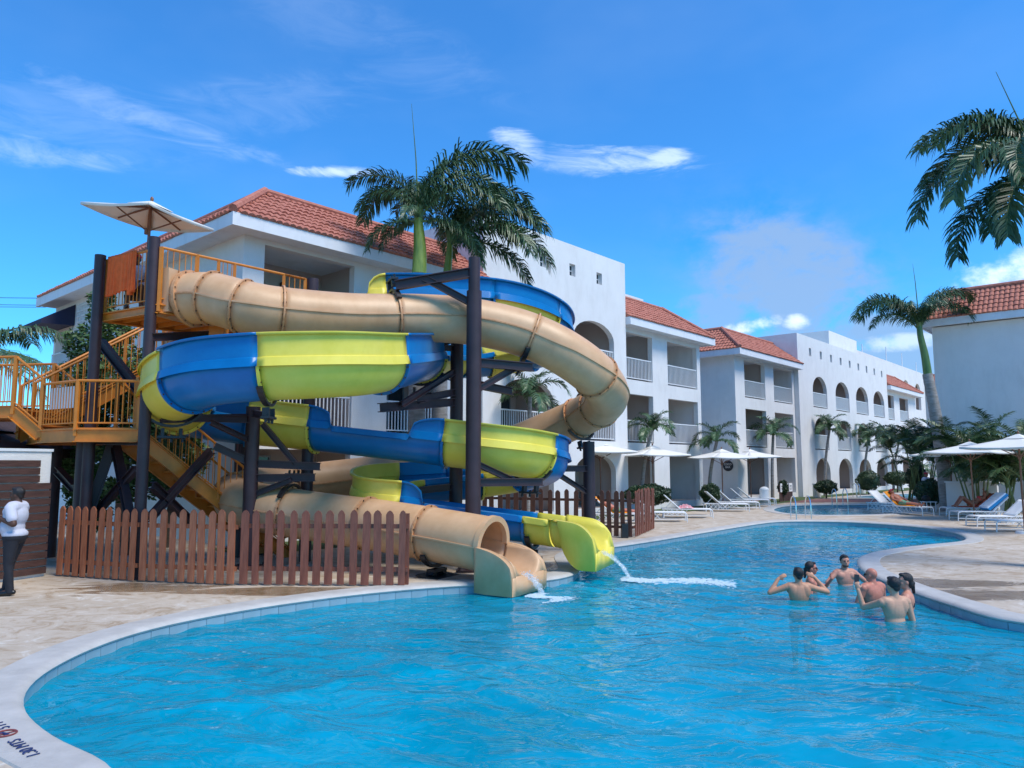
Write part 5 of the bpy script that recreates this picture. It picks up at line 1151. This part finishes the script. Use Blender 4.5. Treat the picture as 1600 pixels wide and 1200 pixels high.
def chair(label, loc, rz):
    t = thing('terrace_chair', label, 'chair', loc, rz, 'dark chairs on the terraces'); local(t)
    MB().box((0, 0, .44), (.48, .46, .05)).build('seat', M['pvc'], t)
    for x in (-.22, .22):
        for y in (-.2, .2): MB().box((x, y, .21), (.045, .045, .42)).build('leg', M['pvc'], t)
    mb = MB(); mb.beam((-.22, .22, .46), (-.22, .28, .92), .04, .04); mb.beam((.22, .22, .46), (.22, .28, .92), .04, .04)
    for k in range(4): mb.beam((-.22, .24+.015*k, .58+.1*k), (.22, .24+.015*k, .58+.1*k), .02, .05)
    mb.build('backrest', M['pvc'], t)
    for x in (-.25, .25): MB().beam((x, -.2, .64), (x, .25, .66), .04, .03).build('armrest', M['pvc'], t)
for lab, s_, of, a in [('dark chair on the ground terrace right of the picket corner', -2.6, -.8, .3), ('dark chair on the terrace left of the white signs', 6.2, -.7, -.4), ('dark chair on the terrace by the end of the third wing', 10.3, -.7, .9), ('dark chair on the terrace behind the short steel post', -8.4, -1.0, .2)]:
    w_ = Wd(s_, of, .28); chair(lab, w_, RZ+a)
sb = thing('sign_stand', 'brown timber stand with three white square notices in a row', 'sign stand', Wd(7.0, 1.6), RZ); local(sb)
for i in range(9): MB().box((-.85+.2125*i, 0, .42), (.19, .03, .84)).build('plank', M['slat'], sb)
MB().box((0, .03, .9), (1.95, .05, .05)).build('top_rail', M['slat'], sb)
for i in range(3):
    o = MB().box((-.62+.62*i, -.035, .78), (.48, .02, .48)).build('notice', M['paper'], sb)
    mb = MB(); mb.box((-.62+.62*i, -.05, .86), (.26, .008, .07)); mb.box((-.62+.62*i, -.05, .74), (.32, .008, .03)); mb.box((-.62+.62*i, -.05, .67), (.22, .008, .03)); mb.build('print', M['frame'], o)
tbq = thing('side_table', 'small white side table with a bag between the two sunbathers', 'side table', G(1466, 801)+Vector((.1, .9, 0))); local(tbq)
MB().box((0, 0, .42), (.5, .5, .03)).build('table_top', M['lwhite'], tbq)
for x in (-.2, .2):
    for y in (-.2, .2): MB().box((x, y, .2), (.03, .03, .4)).build('leg', M['lwhite'], tbq)
bagq = MB(); bagq.ell((0, 0, .13), (.2, .13, .14), None, 12, 8); bagq.tube([(-.12, 0, .2), (-.08, 0, .36), (.08, 0, .36), (.12, 0, .2)], .012, 6); o = bagq.build('beach_bag', M['pvc'], None, True); o.location = tbq.location+Vector((-.1, 0, .435)); tag(o, 'dark beach bag with a looped handle on the side table', 'bag')
mailw = thing('planter_wall', 'low grey white wall box at the foot of the areca palms', 'wall', (base_at(1521, 32.4)), -TH); local(mailw); MB().box((0, 0, .65), (1.9, .4, 1.3)).build('wall', M['white'], mailw); MB().box((0, 0, 1.32), (2.0, .5, .05)).build('cap', M['white2'], mailw)
# painted depth marking on the coping at the lower left (it faces people on the deck side)
q0 = G(34, 1165, .024); d_ = (G(60, 1178)-G(8, 1140)); aa = math.atan2(d_.y, d_.x)
dm = thing('depth_marking', 'navy depth marking with a no diving symbol painted on the coping', 'pool marking', q0, 0); dm['_o'] = (0, 0, 0)
text('1.30 MTS', .125, M['ink'], dm, tuple(Vector((math.cos(aa), math.sin(aa), 0))*.06+Vector((0, 0, .002))), (0, 0, aa+PI), ext=.0015)
nrm = Vector((-math.sin(aa), math.cos(aa), 0)); 
text('5 FT', .125, M['ink'], dm, tuple(Vector((.05, 0, .002))+nrm*-.0+Vector((math.cos(aa), math.sin(aa), 0))*-.66), (0, 0, aa+PI), ext=.0015)
cq = Vector((math.cos(aa), math.sin(aa), 0))*-.38; cq.z = .003
MB().tube([cq+Vector((math.cos(t)*.075, math.sin(t)*.075, 0)) for t in [2*PI*i/24 for i in range(24)]], .007, 5, 0, False, True).build('no_diving_ring', M['inkred'], dm)
MB().beam(cq-nrm*.07, cq+nrm*.07, .012, .004).build('no_diving_bar', M['inkred'], dm)
MB().beam(cq+Vector((-.04, .01, 0)), cq+Vector((.03, -.02, 0)), .03, .004).build('diver', M['ink'], dm)
# ================================================================ people
def frame3(up, right):
    up = up.normalized(); fw = up.cross(right).normalized(); rt = fw.cross(up).normalized(); return Matrix((rt, fw, up)).transposed()   # columns: right, front-normal, up
def limb(mb, a, b, ra, rb, n=12):
    a, b = Vector(a), Vector(b); d = (b-a).normalized(); k = 5; pts = []; rs = []
    for i in range(k): t = -PI/2+PI/2*i/k*1.0; pts.append(a+d*ra*math.sin(t)); rs.append(max(.001, ra*math.cos(t)))
    for i in range(5): s = i/4; pts.append(a.lerp(b, s)); rs.append(ra+(rb-ra)*s)
    for i in range(1, k+1): t = PI/2*i/k; pts.append(b+d*rb*math.sin(t)); rs.append(max(.001, rb*math.cos(t)))
    mb.tube(pts, rs, n)
def remesh(mb, name, m, parent, vox, sm=4):
    o = mb.build(name, m, parent, False); r = o.modifiers.new('r', 'REMESH'); r.mode = 'VOXEL'; r.voxel_size = vox; r.use_smooth_shade = True
    s = o.modifiers.new('s', 'SMOOTH'); s.factor = .5; s.iterations = sm; return o
BASE = dict(pel=(0, 0, .94), belly=(0, -.01, 1.10), chest=(0, 0, 1.28), neck=(0, .015, 1.44), head=(0, -.015, 1.60), shL=(.185, 0, 1.385), shR=(-.185, 0, 1.385), elL=(.25, .03, 1.10), elR=(-.25, .03, 1.10), wrL=(.27, -.06, .86), wrR=(-.27, -.06, .86),
            haL=(.26, -.10, .76), haR=(-.26, -.10, .76), hiL=(.09, 0, .90), hiR=(-.09, 0, .90), knL=(.10, -.02, .49), knR=(-.10, -.02, .49), anL=(.11, .03, .09), anR=(-.11, .03, .09), toL=(.13, -.13, .035), toR=(-.13, -.13, .035))
def hand(mb, w, h, palmn, s=1.0, curl=.5):
    w, h = Vector(w), Vector(h); d = (h-w).normalized(); pn = Vector(palmn); pn = (pn-d*pn.dot(d)).normalized(); sd = d.cross(pn); f = frame3(d, sd)
    mb.ell(w+d*.055*s, (.040*s, .018*s, .052*s), f, 12, 8)
    for k, (o_, l) in enumerate(((-.030, .068), (-.010, .078), (.010, .073), (.029, .058))):
        a = w+d*.09*s+sd*o_*s; d1 = (d*math.cos(curl*.7)+pn*math.sin(curl*.7)); b = a+d1*l*.5*s; d2 = (d*math.cos(curl*1.9)+pn*math.sin(curl*1.9)); c = b+d2*l*.5*s
        limb(mb, a, b, .0098*s, .009*s, 8); limb(mb, b, c, .009*s, .0078*s, 8)
    a = w+d*.03*s-sd*.03*s; b = a+(d*.6-sd*.7+pn*.4).normalized()*.035*s; limb(mb, a, b, .0125*s, .011*s, 8); limb(mb, b, b+(d*.9-sd*.1+pn*.3).normalized()*.03*s, .011*s, .009*s, 8)
def person(label, loc, rz, sk, pose={}, look=(0, -1, 0), hup=(0, 0, 1), fem=False, hair='short', hcol='hair', build=1.0, scale=1.0, vox=.011, face=True, beard=False, palms=None, curl=.5, clothes=(), glasses=False, cap=None, feet=True):
    t = thing('person', label, 'person', loc, rz); local(t); t.scale = (scale,)*3; J = {k: Vector(v) for k, v in {**BASE, **pose}.items()}
    mb = MB(); up = J['neck']-J['pel']; rt = J['shL']-J['shR']; f = frame3(J['neck']-J['belly'], rt); fp = frame3(J['chest']-J['pel'], J['hiL']-J['hiR']); b = build; fr_ = f @ Vector((0, 1, 0))
    front = -fr_ if True else fr_
    cw = .155 if fem else .170
    mb.ell(J['chest']+(J['neck']-J['chest'])*.05, (cw*b, .105*b, .19), f, 20, 14); mb.ell(J['belly'], ((.125 if fem else .148)*b, .098*b*(1.0 if b < 1.1 else 1.12), .17), fp, 20, 14); mb.ell(J['pel'], ((.172 if fem else .16)*b, .115*b, .125), fp, 20, 12)
    limb(mb, J['shL'].lerp(J['neck'], .25), J['shR'].lerp(J['neck'], .25), .070*b, .070*b, 14)
    for s_ in ('L', 'R'):
        limb(mb, J['neck'].lerp(J['sh'+s_], .15), J['sh'+s_], .055*b, .060*b); q = J['chest'].lerp(J['sh'+s_], .55)-fr_*.045
        mb.ell(q, (.085*b, .06*b, .075), f, 14, 9)
        mb.ell(J['chest'].lerp(J['sh'+s_], .5)+fr_*.045-UP*.0, (.08*b, .055*b, .11), f, 14, 9)
        a = .85 if fem else 1.0
        limb(mb, J['sh'+s_], J['el'+s_], .056*b*a, .041*b*a); limb(mb, J['el'+s_], J['wr'+s_], .042*b*a, .028*a)
        mb.ell(J['sh'+s_].lerp(J['el'+s_], .38), (.050*b*a,)*3, None, 12, 8)
        pn = (palms or {}).get(s_, (J['el'+s_]-J['wr'+s_]).cross(rt)); pn = Vector(pn); pn = pn if pn.length > .01 else Vector((0, -1, 0)); hand(mb, J['wr'+s_], J['ha'+s_], pn, .95, curl)
        limb(mb, J['hi'+s_], J['kn'+s_], .088*b, .056); limb(mb, J['kn'+s_], J['kn'+s_].lerp(J['an'+s_], .35), .056, .054); limb(mb, J['kn'+s_].lerp(J['an'+s_], .3), J['an'+s_], .054, .036)
        if feet: limb(mb, J['an'+s_], J['to'+s_], .038, .028); limb(mb, J['an'+s_], J['an'+s_]+(J['an'+s_]-J['to'+s_]).normalized()*.04-UP*.03, .036, .03)
    # head: skull, face, jaw, nose, ears
    hu = Vector(hup).normalized(); lk = Vector(look); lk = (lk-hu*lk.dot(hu)).normalized(); hr_ = lk.cross(hu); H = J['head']; hf = Matrix((hr_, lk, hu)).transposed()
    hp = lambda x, y, z: H+hr_*x+lk*y+hu*z
    mb.ell(hp(0, -.010, .025), (.076, .095, .092), hf, 20, 14); mb.ell(hp(0, .018, -.035), (.060, .072, .080), hf, 18, 12); mb.ell(hp(0, .052, -.088), (.030, .028, .022), hf, 12, 8)
    limb(mb, hp(0, .088, .012), hp(0, .108, -.022), .009, .015, 8); mb.ell(hp(0, .082, -.058), (.024, .012, .009), hf, 10, 6); limb(mb, hp(-.045, .066, .03), hp(.045, .066, .03), .014, .014, 8)
    for x in (-1, 1): mb.ell(hp(.076*x, -.010, -.010), (.012, .020, .032), hf, 10, 7); mb.ell(hp(.042*x, .055, -.025), (.024, .022, .02), hf, 10, 6)
    limb(mb, J['neck']-(J['head']-J['neck'])*.25, hp(0, -.018, -.05), .060*(.85 if fem else 1)*min(b, 1.1), .054*(.85 if fem else 1))
    remesh(mb, 'body', M[sk], t, vox, 3)
    if face:
        for x in (-1, 1):
            MB().ell(hp(.030*x, .080, .004), (.0125, .006, .0065), hf, 10, 6).build('eye', M['hair'], t, True)
            MB().beam(hp(.016*x, .090, .024), hp(.046*x, .080, .025), .009, .008).build('eyebrow', M[hcol], t)
        MB().ell(hp(0, .0935, -.058), (.022, .005, .004), hf, 10, 6).build('mouth', mat_lip, t, True)
    if beard:
        hb = MB(); hb.ell(hp(0, .026, -.072), (.0585, .061, .042), hf, 18, 10); remesh(hb, 'beard', M['beard'], t, vox*.8, 2)
    hb = MB()
    if hair in ('short', 'long', 'tied'):
        hb.ell(hp(0, -.026, .040), (.084, .094, .092), hf, 20, 14); hb.ell(hp(0, .035, .098), (.055, .045, .026), hf, 14, 8)
        if hair == 'short':
            for x in (-1, 1): hb.ell(hp(.070*x, -.01, .02), (.014, .028, .045), hf, 10, 8)
            hb.ell(hp(0, -.075, -.02), (.055, .035, .05), hf, 12, 8)
        if hair == 'long': hb.ell(hp(0, -.070, -.05), (.078, .045, .12), hf, 16, 10); limb(hb, hp(0, -.08, -.05), hp(0, -.09, -.22), .06, .03)
        if hair == 'tied': hb.ell(hp(0, -.070, -.03), (.070, .045, .07), hf, 16, 10); limb(hb, hp(0, -.10, -.03), hp(.02, -.125, -.16), .038, .022); hb.ell(hp(0, -.115, -.02), (.03, .03, .03), hf)
        remesh(hb, 'hair', M[hcol], t, vox*.8, 2)
    if glasses:
        g_ = MB()
        for x in (-1, 1): g_.ell(hp(.031*x, .095, .004), (.024, .006, .018), hf, 12, 8); g_.beam(hp(.055*x, .09, .01), hp(.078*x, -.01, .01), .004, .006)
        g_.beam(hp(-.01, .098, .010), hp(.01, .098, .010), .004, .004); g_.build('sunglasses', M['black'], t)
    if cap:
        c_ = MB(); c_.ell(hp(0, -.012, .050), (.088, .104, .075), hf, 18, 10); c_.ell(hp(0, .115, .045), (.062, .055, .010), hf, 14, 6); c_.build('cap', M[cap], t, True)
    for kind, m_, prm in clothes:
        cb = MB()
        if kind == 'shirt':
            cb.ell(J['chest'], (cw*b+.022, .105*b+.024, .20), f, 20, 14); cb.ell(J['belly'], (.150*b+.028, .104*b+.030, .19), fp, 20, 14); cb.ell(J['pel']+UP*.03, (.165*b+.018, .12*b+.018, .10), fp, 20, 10)
            limb(cb, J['shL'].lerp(J['neck'], .3), J['shR'].lerp(J['neck'], .3), .082*b, .082*b)
            for s_ in 'LR': limb(cb, J['sh'+s_], J['sh'+s_].lerp(J['el'+s_], .62), .068*b, .066*b); cb.ell(J['chest'].lerp(J['sh'+s_], .5)-fr_*.03, (.098*b, .095*b, .10), f)
            cb.tube([J['neck']+(frame3(J['neck']-J['chest'], rt) @ Vector((math.cos(a_)*.068, math.sin(a_)*.068, -.015))) for a_ in [i*PI/6 for i in range(12)]], .018, 8, 0, False, True)
        if kind in ('trousers', 'shorts', 'trunks'):
            fr2 = dict(trousers=.97, shorts=.62, trunks=.5)[kind]
            cb.ell(J['pel']-UP*.01, (.165*b+.016, .118*b+.016, .125), fp, 20, 12)
            for s_ in 'LR':
                k1 = J['hi'+s_].lerp(J['kn'+s_], min(1, fr2)) if kind != 'trousers' else J['kn'+s_]
                limb(cb, J['hi'+s_], k1, .095*b, .078 if kind != 'trousers' else .07)
                if kind == 'trousers': limb(cb, J['kn'+s_], J['an'+s_]-UP*.02, .070, .058)
        if kind == 'bikini':
            cb.ell(J['pel'], (.178*b, .122*b, .09), fp, 18, 10)
        if kind == 'top':
            cb.ell(J['chest'], (cw*b+.008, .112*b, .09), f, 18, 10)
            for s_ in 'LR': cb.ell(J['chest'].lerp(J['sh'+s_], .4)-fr_*.07, (.075, .06, .065), f, 12, 8)
        if kind == 'shoes':
            for s_ in 'LR': limb(cb, J['an'+s_]-UP*.035, J['to'+s_], .050, .040); limb(cb, J['an'+s_]-UP*.03, J['an'+s_]+(J['an'+s_]-J['to'+s_]).normalized()*.05-UP*.045, .048, .042)
        remesh(cb, prm, M[m_], t, vox, 3)
    return t
mat_lip = mat('lips', (.30, .10, .08), .5)
WZ = -.155; FZ = -1.34
def swim(u, v): q = G(u, v, WZ); return Vector((q.x, q.y, FZ))
sw = swim(1249, 938); HIPV = sw
person('young dark haired man seen from behind with both elbows out and hands at his ears', swim(1249, 938), R(176), 'skA', dict(elL=(.47, -.03, 1.30), elR=(-.47, -.03, 1.32), wrL=(.30, -.10, 1.52), wrR=(-.29, -.10, 1.55), haL=(.20, -.08, 1.58), haR=(-.20, -.08, 1.60), shL=(.20, 0, 1.40), shR=(-.20, 0, 1.40)), vox=.009, face=False, clothes=[('trunks', 'darkcl', 'swim_trunks')])
person('woman in red glasses with wet dark hair close to the man with raised elbows', swim(1268, 922), R(70), 'skC', dict(elL=(.22, -.25, 1.25), wrL=(.10, -.36, 1.42), haL=(.05, -.33, 1.50), shL=(.165, 0, 1.37), shR=(-.165, 0, 1.37), chest=(0, 0, 1.26)), look=(.1, -1, -.05), fem=True, hair='tied', glasses=True, vox=.009, scale=.98, clothes=[('top', 'darkcl', 'bikini_top'), ('bikini', 'darkcl', 'bikini_bottom')])
person('smiling bearded young man in the pool facing the camera', swim(1321, 912), R(4), 'skB', dict(elL=(.38, -.06, 1.22), elR=(-.38, -.06, 1.22), wrL=(.42, -.18, 1.02), wrR=(-.42, -.20, 1.02), haL=(.42, -.26, .97), haR=(-.42, -.28, .97)), look=(-.15, -1, -.05), beard=True, vox=.009, clothes=[('trunks', 'darkcl', 'swim_trunks')])
person('bald broad backed man in the pool beside the deck point', swim(1364, 939), R(205), 'skC', dict(elL=(.30, -.05, 1.15), elR=(-.30, -.05, 1.15), shL=(.21, 0, 1.40), shR=(-.21, 0, 1.40)), look=(.25, -1, 0), hair='none', build=1.2, vox=.010, glasses=True, clothes=[('trunks', 'darkcl', 'swim_trunks')])
p5_ = person('woman with dark ponytail in the pool, turned to the left behind the phone holder', swim(1418, 957), R(-120), 'skB', dict(shL=(.165, 0, 1.37), shR=(-.165, 0, 1.37), elR=(-.24, -.1, 1.12), elL=(.24, -.1, 1.12)), look=(.35, -1, 0), fem=True, hair='tied', scale=1.03, vox=.010, clothes=[('top', 'darkcl', 'bikini_top'), ('bikini', 'darkcl', 'bikini_bottom')])
w6 = swim(1399, 970)
person('dark haired person seen from behind holding up a phone in the pool', w6, R(188), 'skD', dict(shL=(.185, 0, 1.38), shR=(-.185, 0, 1.38), elR=(-.26, .0, 1.12), elL=(.30, -.26, 1.27), wrL=(.34, -.30, 1.50), haL=(.34, -.33, 1.60)), look=(.1, -1, .0), hair='short', scale=1.05, vox=.009, curl=1.0, palms={'L': (-.6, -.6, 0)}, clothes=[('trunks', 'darkcl', 'swim_trunks')])
ph_l = w6+Matrix.Rotation(R(188), 3, 'Z') @ (Vector((.31, -.37, 1.635))*1.05)
ph = MB().box((0, 0, 0), (.075, .010, .15)); o = ph.build('phone', M['black']); o.location = ph_l; o.rotation_euler = (R(-8), R(8), R(10)); tag(o, 'dark phone held up in the pool by the person in front', 'phone')
# staff man at the left edge
st_ = G(17, 930); st_.z = 0
person('man in white polo and black trousers standing at the cream board', st_, R(-86), 'skE', dict(chest=(0, -.01, 1.26), belly=(0, -.05, 1.08), elL=(.25, .10, 1.15), elR=(-.22, -.10, 1.16), wrL=(.20, -.16, 1.24), wrR=(-.10, -.34, 1.26), haL=(.17, -.25, 1.28), haR=(-.08, -.43, 1.30), anL=(.09, .03, .09), toL=(.11, -.14, .035), anR=(-.09, -.14, .09), toR=(-.10, -.31, .035), knR=(-.10, -.10, .50)),
       look=(0, -1, -.1), build=1.28, scale=1.0, vox=.012, palms={'L': (0, -1, .3), 'R': (0, -1, .3)}, clothes=[('shirt', 'shirt', 'polo_shirt'), ('trousers', 'trous', 'trousers'), ('shoes', 'shoe', 'shoes')])
# person resting on the platform
def sit(h): return dict(pel=(0, .02, .48), belly=(0, -.0, .64), chest=(0, -.02, .82), neck=(0, -.02, .98), head=(0, -.06, 1.13), shL=(.18, -.02, .93), shR=(-.18, -.02, .93), elL=(.24, -.16, .70), elR=(-.24, -.16, .70), wrL=(.12, -.36, .62), wrR=(-.12, -.36, .62), haL=(.08, -.44, .60), haR=(-.08, -.44, .60), hiL=(.09, -.02, .46), hiR=(-.09, -.02, .46), knL=(.12, -.45, .48), knR=(-.12, -.45, .48), anL=(.12, -.42, .09), anR=(-.12, -.42, .09), toL=(.13, -.58, .035), toR=(-.13, -.58, .035))
pl = Vector((-7.72, 15.0, zP))
person('lifeguard in a red cap and pale shirt seated on the top platform', pl, R(25), 'skE', sit(0), look=(0, -1, -.1), cap='redcap', vox=.013, clothes=[('shirt', 'shirt', 'shirt'), ('shorts', 'darkcl', 'shorts'), ('shoes', 'shoe', 'shoes')])
stl = thing('stool', 'small seat under the lifeguard on the top platform', 'stool', pl, R(25)); local(stl); MB().box((0, .04, .33), (.4, .36, .05)).build('seat', M['pvc'], stl)
for x in (-.16, .16):
    for y in (-.1, .18): MB().box((x, y, .15), (.03, .03, .31)).build('leg', M['pvc'], stl)
# sunbathers: local x runs from the head end to the feet of the lounger
def recline(knee=0):
    bx = lambda d, off=.10: Vector((.72-c42*d+s42*off, 0, .36+s42*d+c42*off)); P_ = {}
    P_['pel'] = Vector((.80, 0, .47)); P_['belly'] = bx(.12, .13); P_['chest'] = bx(.34, .12); P_['neck'] = bx(.53, .10); P_['head'] = bx(.68, .13)
    for s_, y in (('L', 1), ('R', -1)):
        P_['sh'+s_] = bx(.46, .09)+Vector((0, y*.18, 0)); P_['el'+s_] = Vector((.62, y*.34, .62)); P_['wr'+s_] = Vector((.84, y*.24, .56)); P_['ha'+s_] = Vector((.93, y*.18, .56))
        P_['hi'+s_] = Vector((.82, y*.09, .46)); kz = .46+knee; P_['kn'+s_] = Vector((1.22-.05*knee, y*.11, kz)); P_['an'+s_] = Vector((1.62-.55*knee, y*.11, .42)); P_['to'+s_] = Vector((1.70-.5*knee, y*.13, .50 if knee < .1 else .39))
    return P_
def on_lounger(L_, label, sk, pose, **k):
    t = person(label, L_.location, L_.rotation_euler.z, sk, pose, **k); return t
on_lounger(L_or, 'man in a red cap and patterned board shorts lying on the orange towel', 'skF', recline(0), look=(s42, 0, c42*.4), hup=(-c42, 0, s42+.3), cap='redcap', build=1.12, vox=.014, clothes=[('shorts', 'board', 'board_shorts')])
pr = recline(.30); pr['elL'] = Vector((.40, .25, .90)); pr['wrL'] = Vector((.42, .06, 1.08)); pr['haL'] = Vector((.36, .03, 1.14))
on_lounger(L_rd, 'blond woman in a red swimsuit reclining with raised knees on the coral towel', 'skF', pr, look=(s42, 0, .1), hup=(-c42, 0, s42+.3), fem=True, hair='tied', hcol='hairb', vox=.014, clothes=[('top', 'redsuit', 'swimsuit_top'), ('bikini', 'redsuit', 'swimsuit')])
on_lounger(L_f, 'sunbather half hidden behind the short picket panel on an orange towel', 'skC', recline(0), look=(s42, 0, .4), hup=(-c42, 0, s42+.3), vox=.016, clothes=[('shorts', 'board', 'shorts')])
bq = base_at(1450, 36.0)
person('person in a red cap and white top standing left of the leaning palm trunk', bq, R(20), 'skF', {}, cap='redcap', vox=.016, clothes=[('shirt', 'shirt', 'shirt'), ('shorts', 'shirt', 'shorts')])
# ================================================================ running water
mw, tw, bw = new_mat('running water'); bw.inputs['Base Color'].default_value = (.80, .92, 1, 1); bw.inputs['Roughness'].default_value = .12; bw.inputs['Alpha'].default_value = .16; bw.inputs['Specular IOR Level'].default_value = .8
mf, tf_, bf = new_mat('white foam'); bf.inputs['Base Color'].default_value = (.78, .92, .97, 1); bf.inputs['Roughness'].default_value = .5; bf.inputs['Alpha'].default_value = .30
def stream(label, start, d, v, wdt, z0, seed):
    rnd = random.Random(seed); mb = MB(); n = 22; T = math.sqrt(2*max(.05, start.z-z0)/9.8); d = Vector((d.x, d.y, 0)).normalized(); s_ = Vector((d.y, -d.x, 0)); vs = []
    for i in range(n+1):
        t = T*i/n; p = start+d*v*t-UP*4.9*t*t
        for j in range(9): y = (j/8-.5)*wdt*(1-.35*i/n); vs.append(p+s_*y+UP*rnd.uniform(-.012, .012)*(1+i*.1)+d*rnd.uniform(-.015, .015))
    mb.add(vs, [(i*9+j, i*9+j+1, (i+1)*9+j+1, (i+1)*9+j) for i in range(n) for j in range(8)])
    for k in range(160):
        t = T*rnd.random(); p = start+d*v*t-UP*4.9*t*t+s_*rnd.gauss(0, wdt*.3)+UP*rnd.uniform(-.02, .05); r = rnd.uniform(.004, .011); mb.ell(p, (r, r, r*1.3), None, 5, 4)
    o = mb.build('water_stream', mw, None, True); tag(o, label, 'water stream'); o.modifiers.new('s', 'SOLIDIFY').thickness = .015; return start+d*v*T
def foam(label, a, b, w0, w1, n, seed):
    rnd = random.Random(seed); mb = MB(); dd = (b-a); s_ = Vector((dd.y, -dd.x, 0)).normalized()
    for k in range(n):
        f = rnd.random()**1.5; w = w0+(w1-w0)*f; c = a+dd*f+s_*rnd.gauss(0, w*.42)+s_*.15*math.sin(f*7); r = rnd.uniform(.008, .05)*(1-.4*f)
        c.z = WZ+.012+rnd.uniform(-.004, .012)*(1-f); mb.ell(c, (r*rnd.uniform(1, 2.4), r*rnd.uniform(.6, 1.1), rnd.uniform(.004, .014)*(1.3-f)), Matrix.Rotation(rnd.uniform(0, 3), 3, 'Z'), 7, 4)
    o = mb.build('foam', mf, None, True); tag(o, label, 'foam', None, 'stuff')
dT, dO = fr[-1][1], fo[-1][1]
e1 = stream('water running off the tan tube exit into the pool', endT-UP*(RT-.02)-dT*.12, dT, 1.5, .22, WZ, 1)
e2 = stream('water running off the yellow slide end into the pool', endO-UP*(RO+.07)-dO*.12, dO, 2.0, .26, WZ, 2)
foam('splash foam below the tan tube exit', e1-dT*.1, G(875, 941, WZ), .14, .30, 500, 3)
foam('long white wash trailing from the yellow slide', e2-dO*.15, G(1150, 913, WZ), .20, .45, 2600, 4)
for o in bpy.data.objects:
    if '_o' in o: del o['_o']
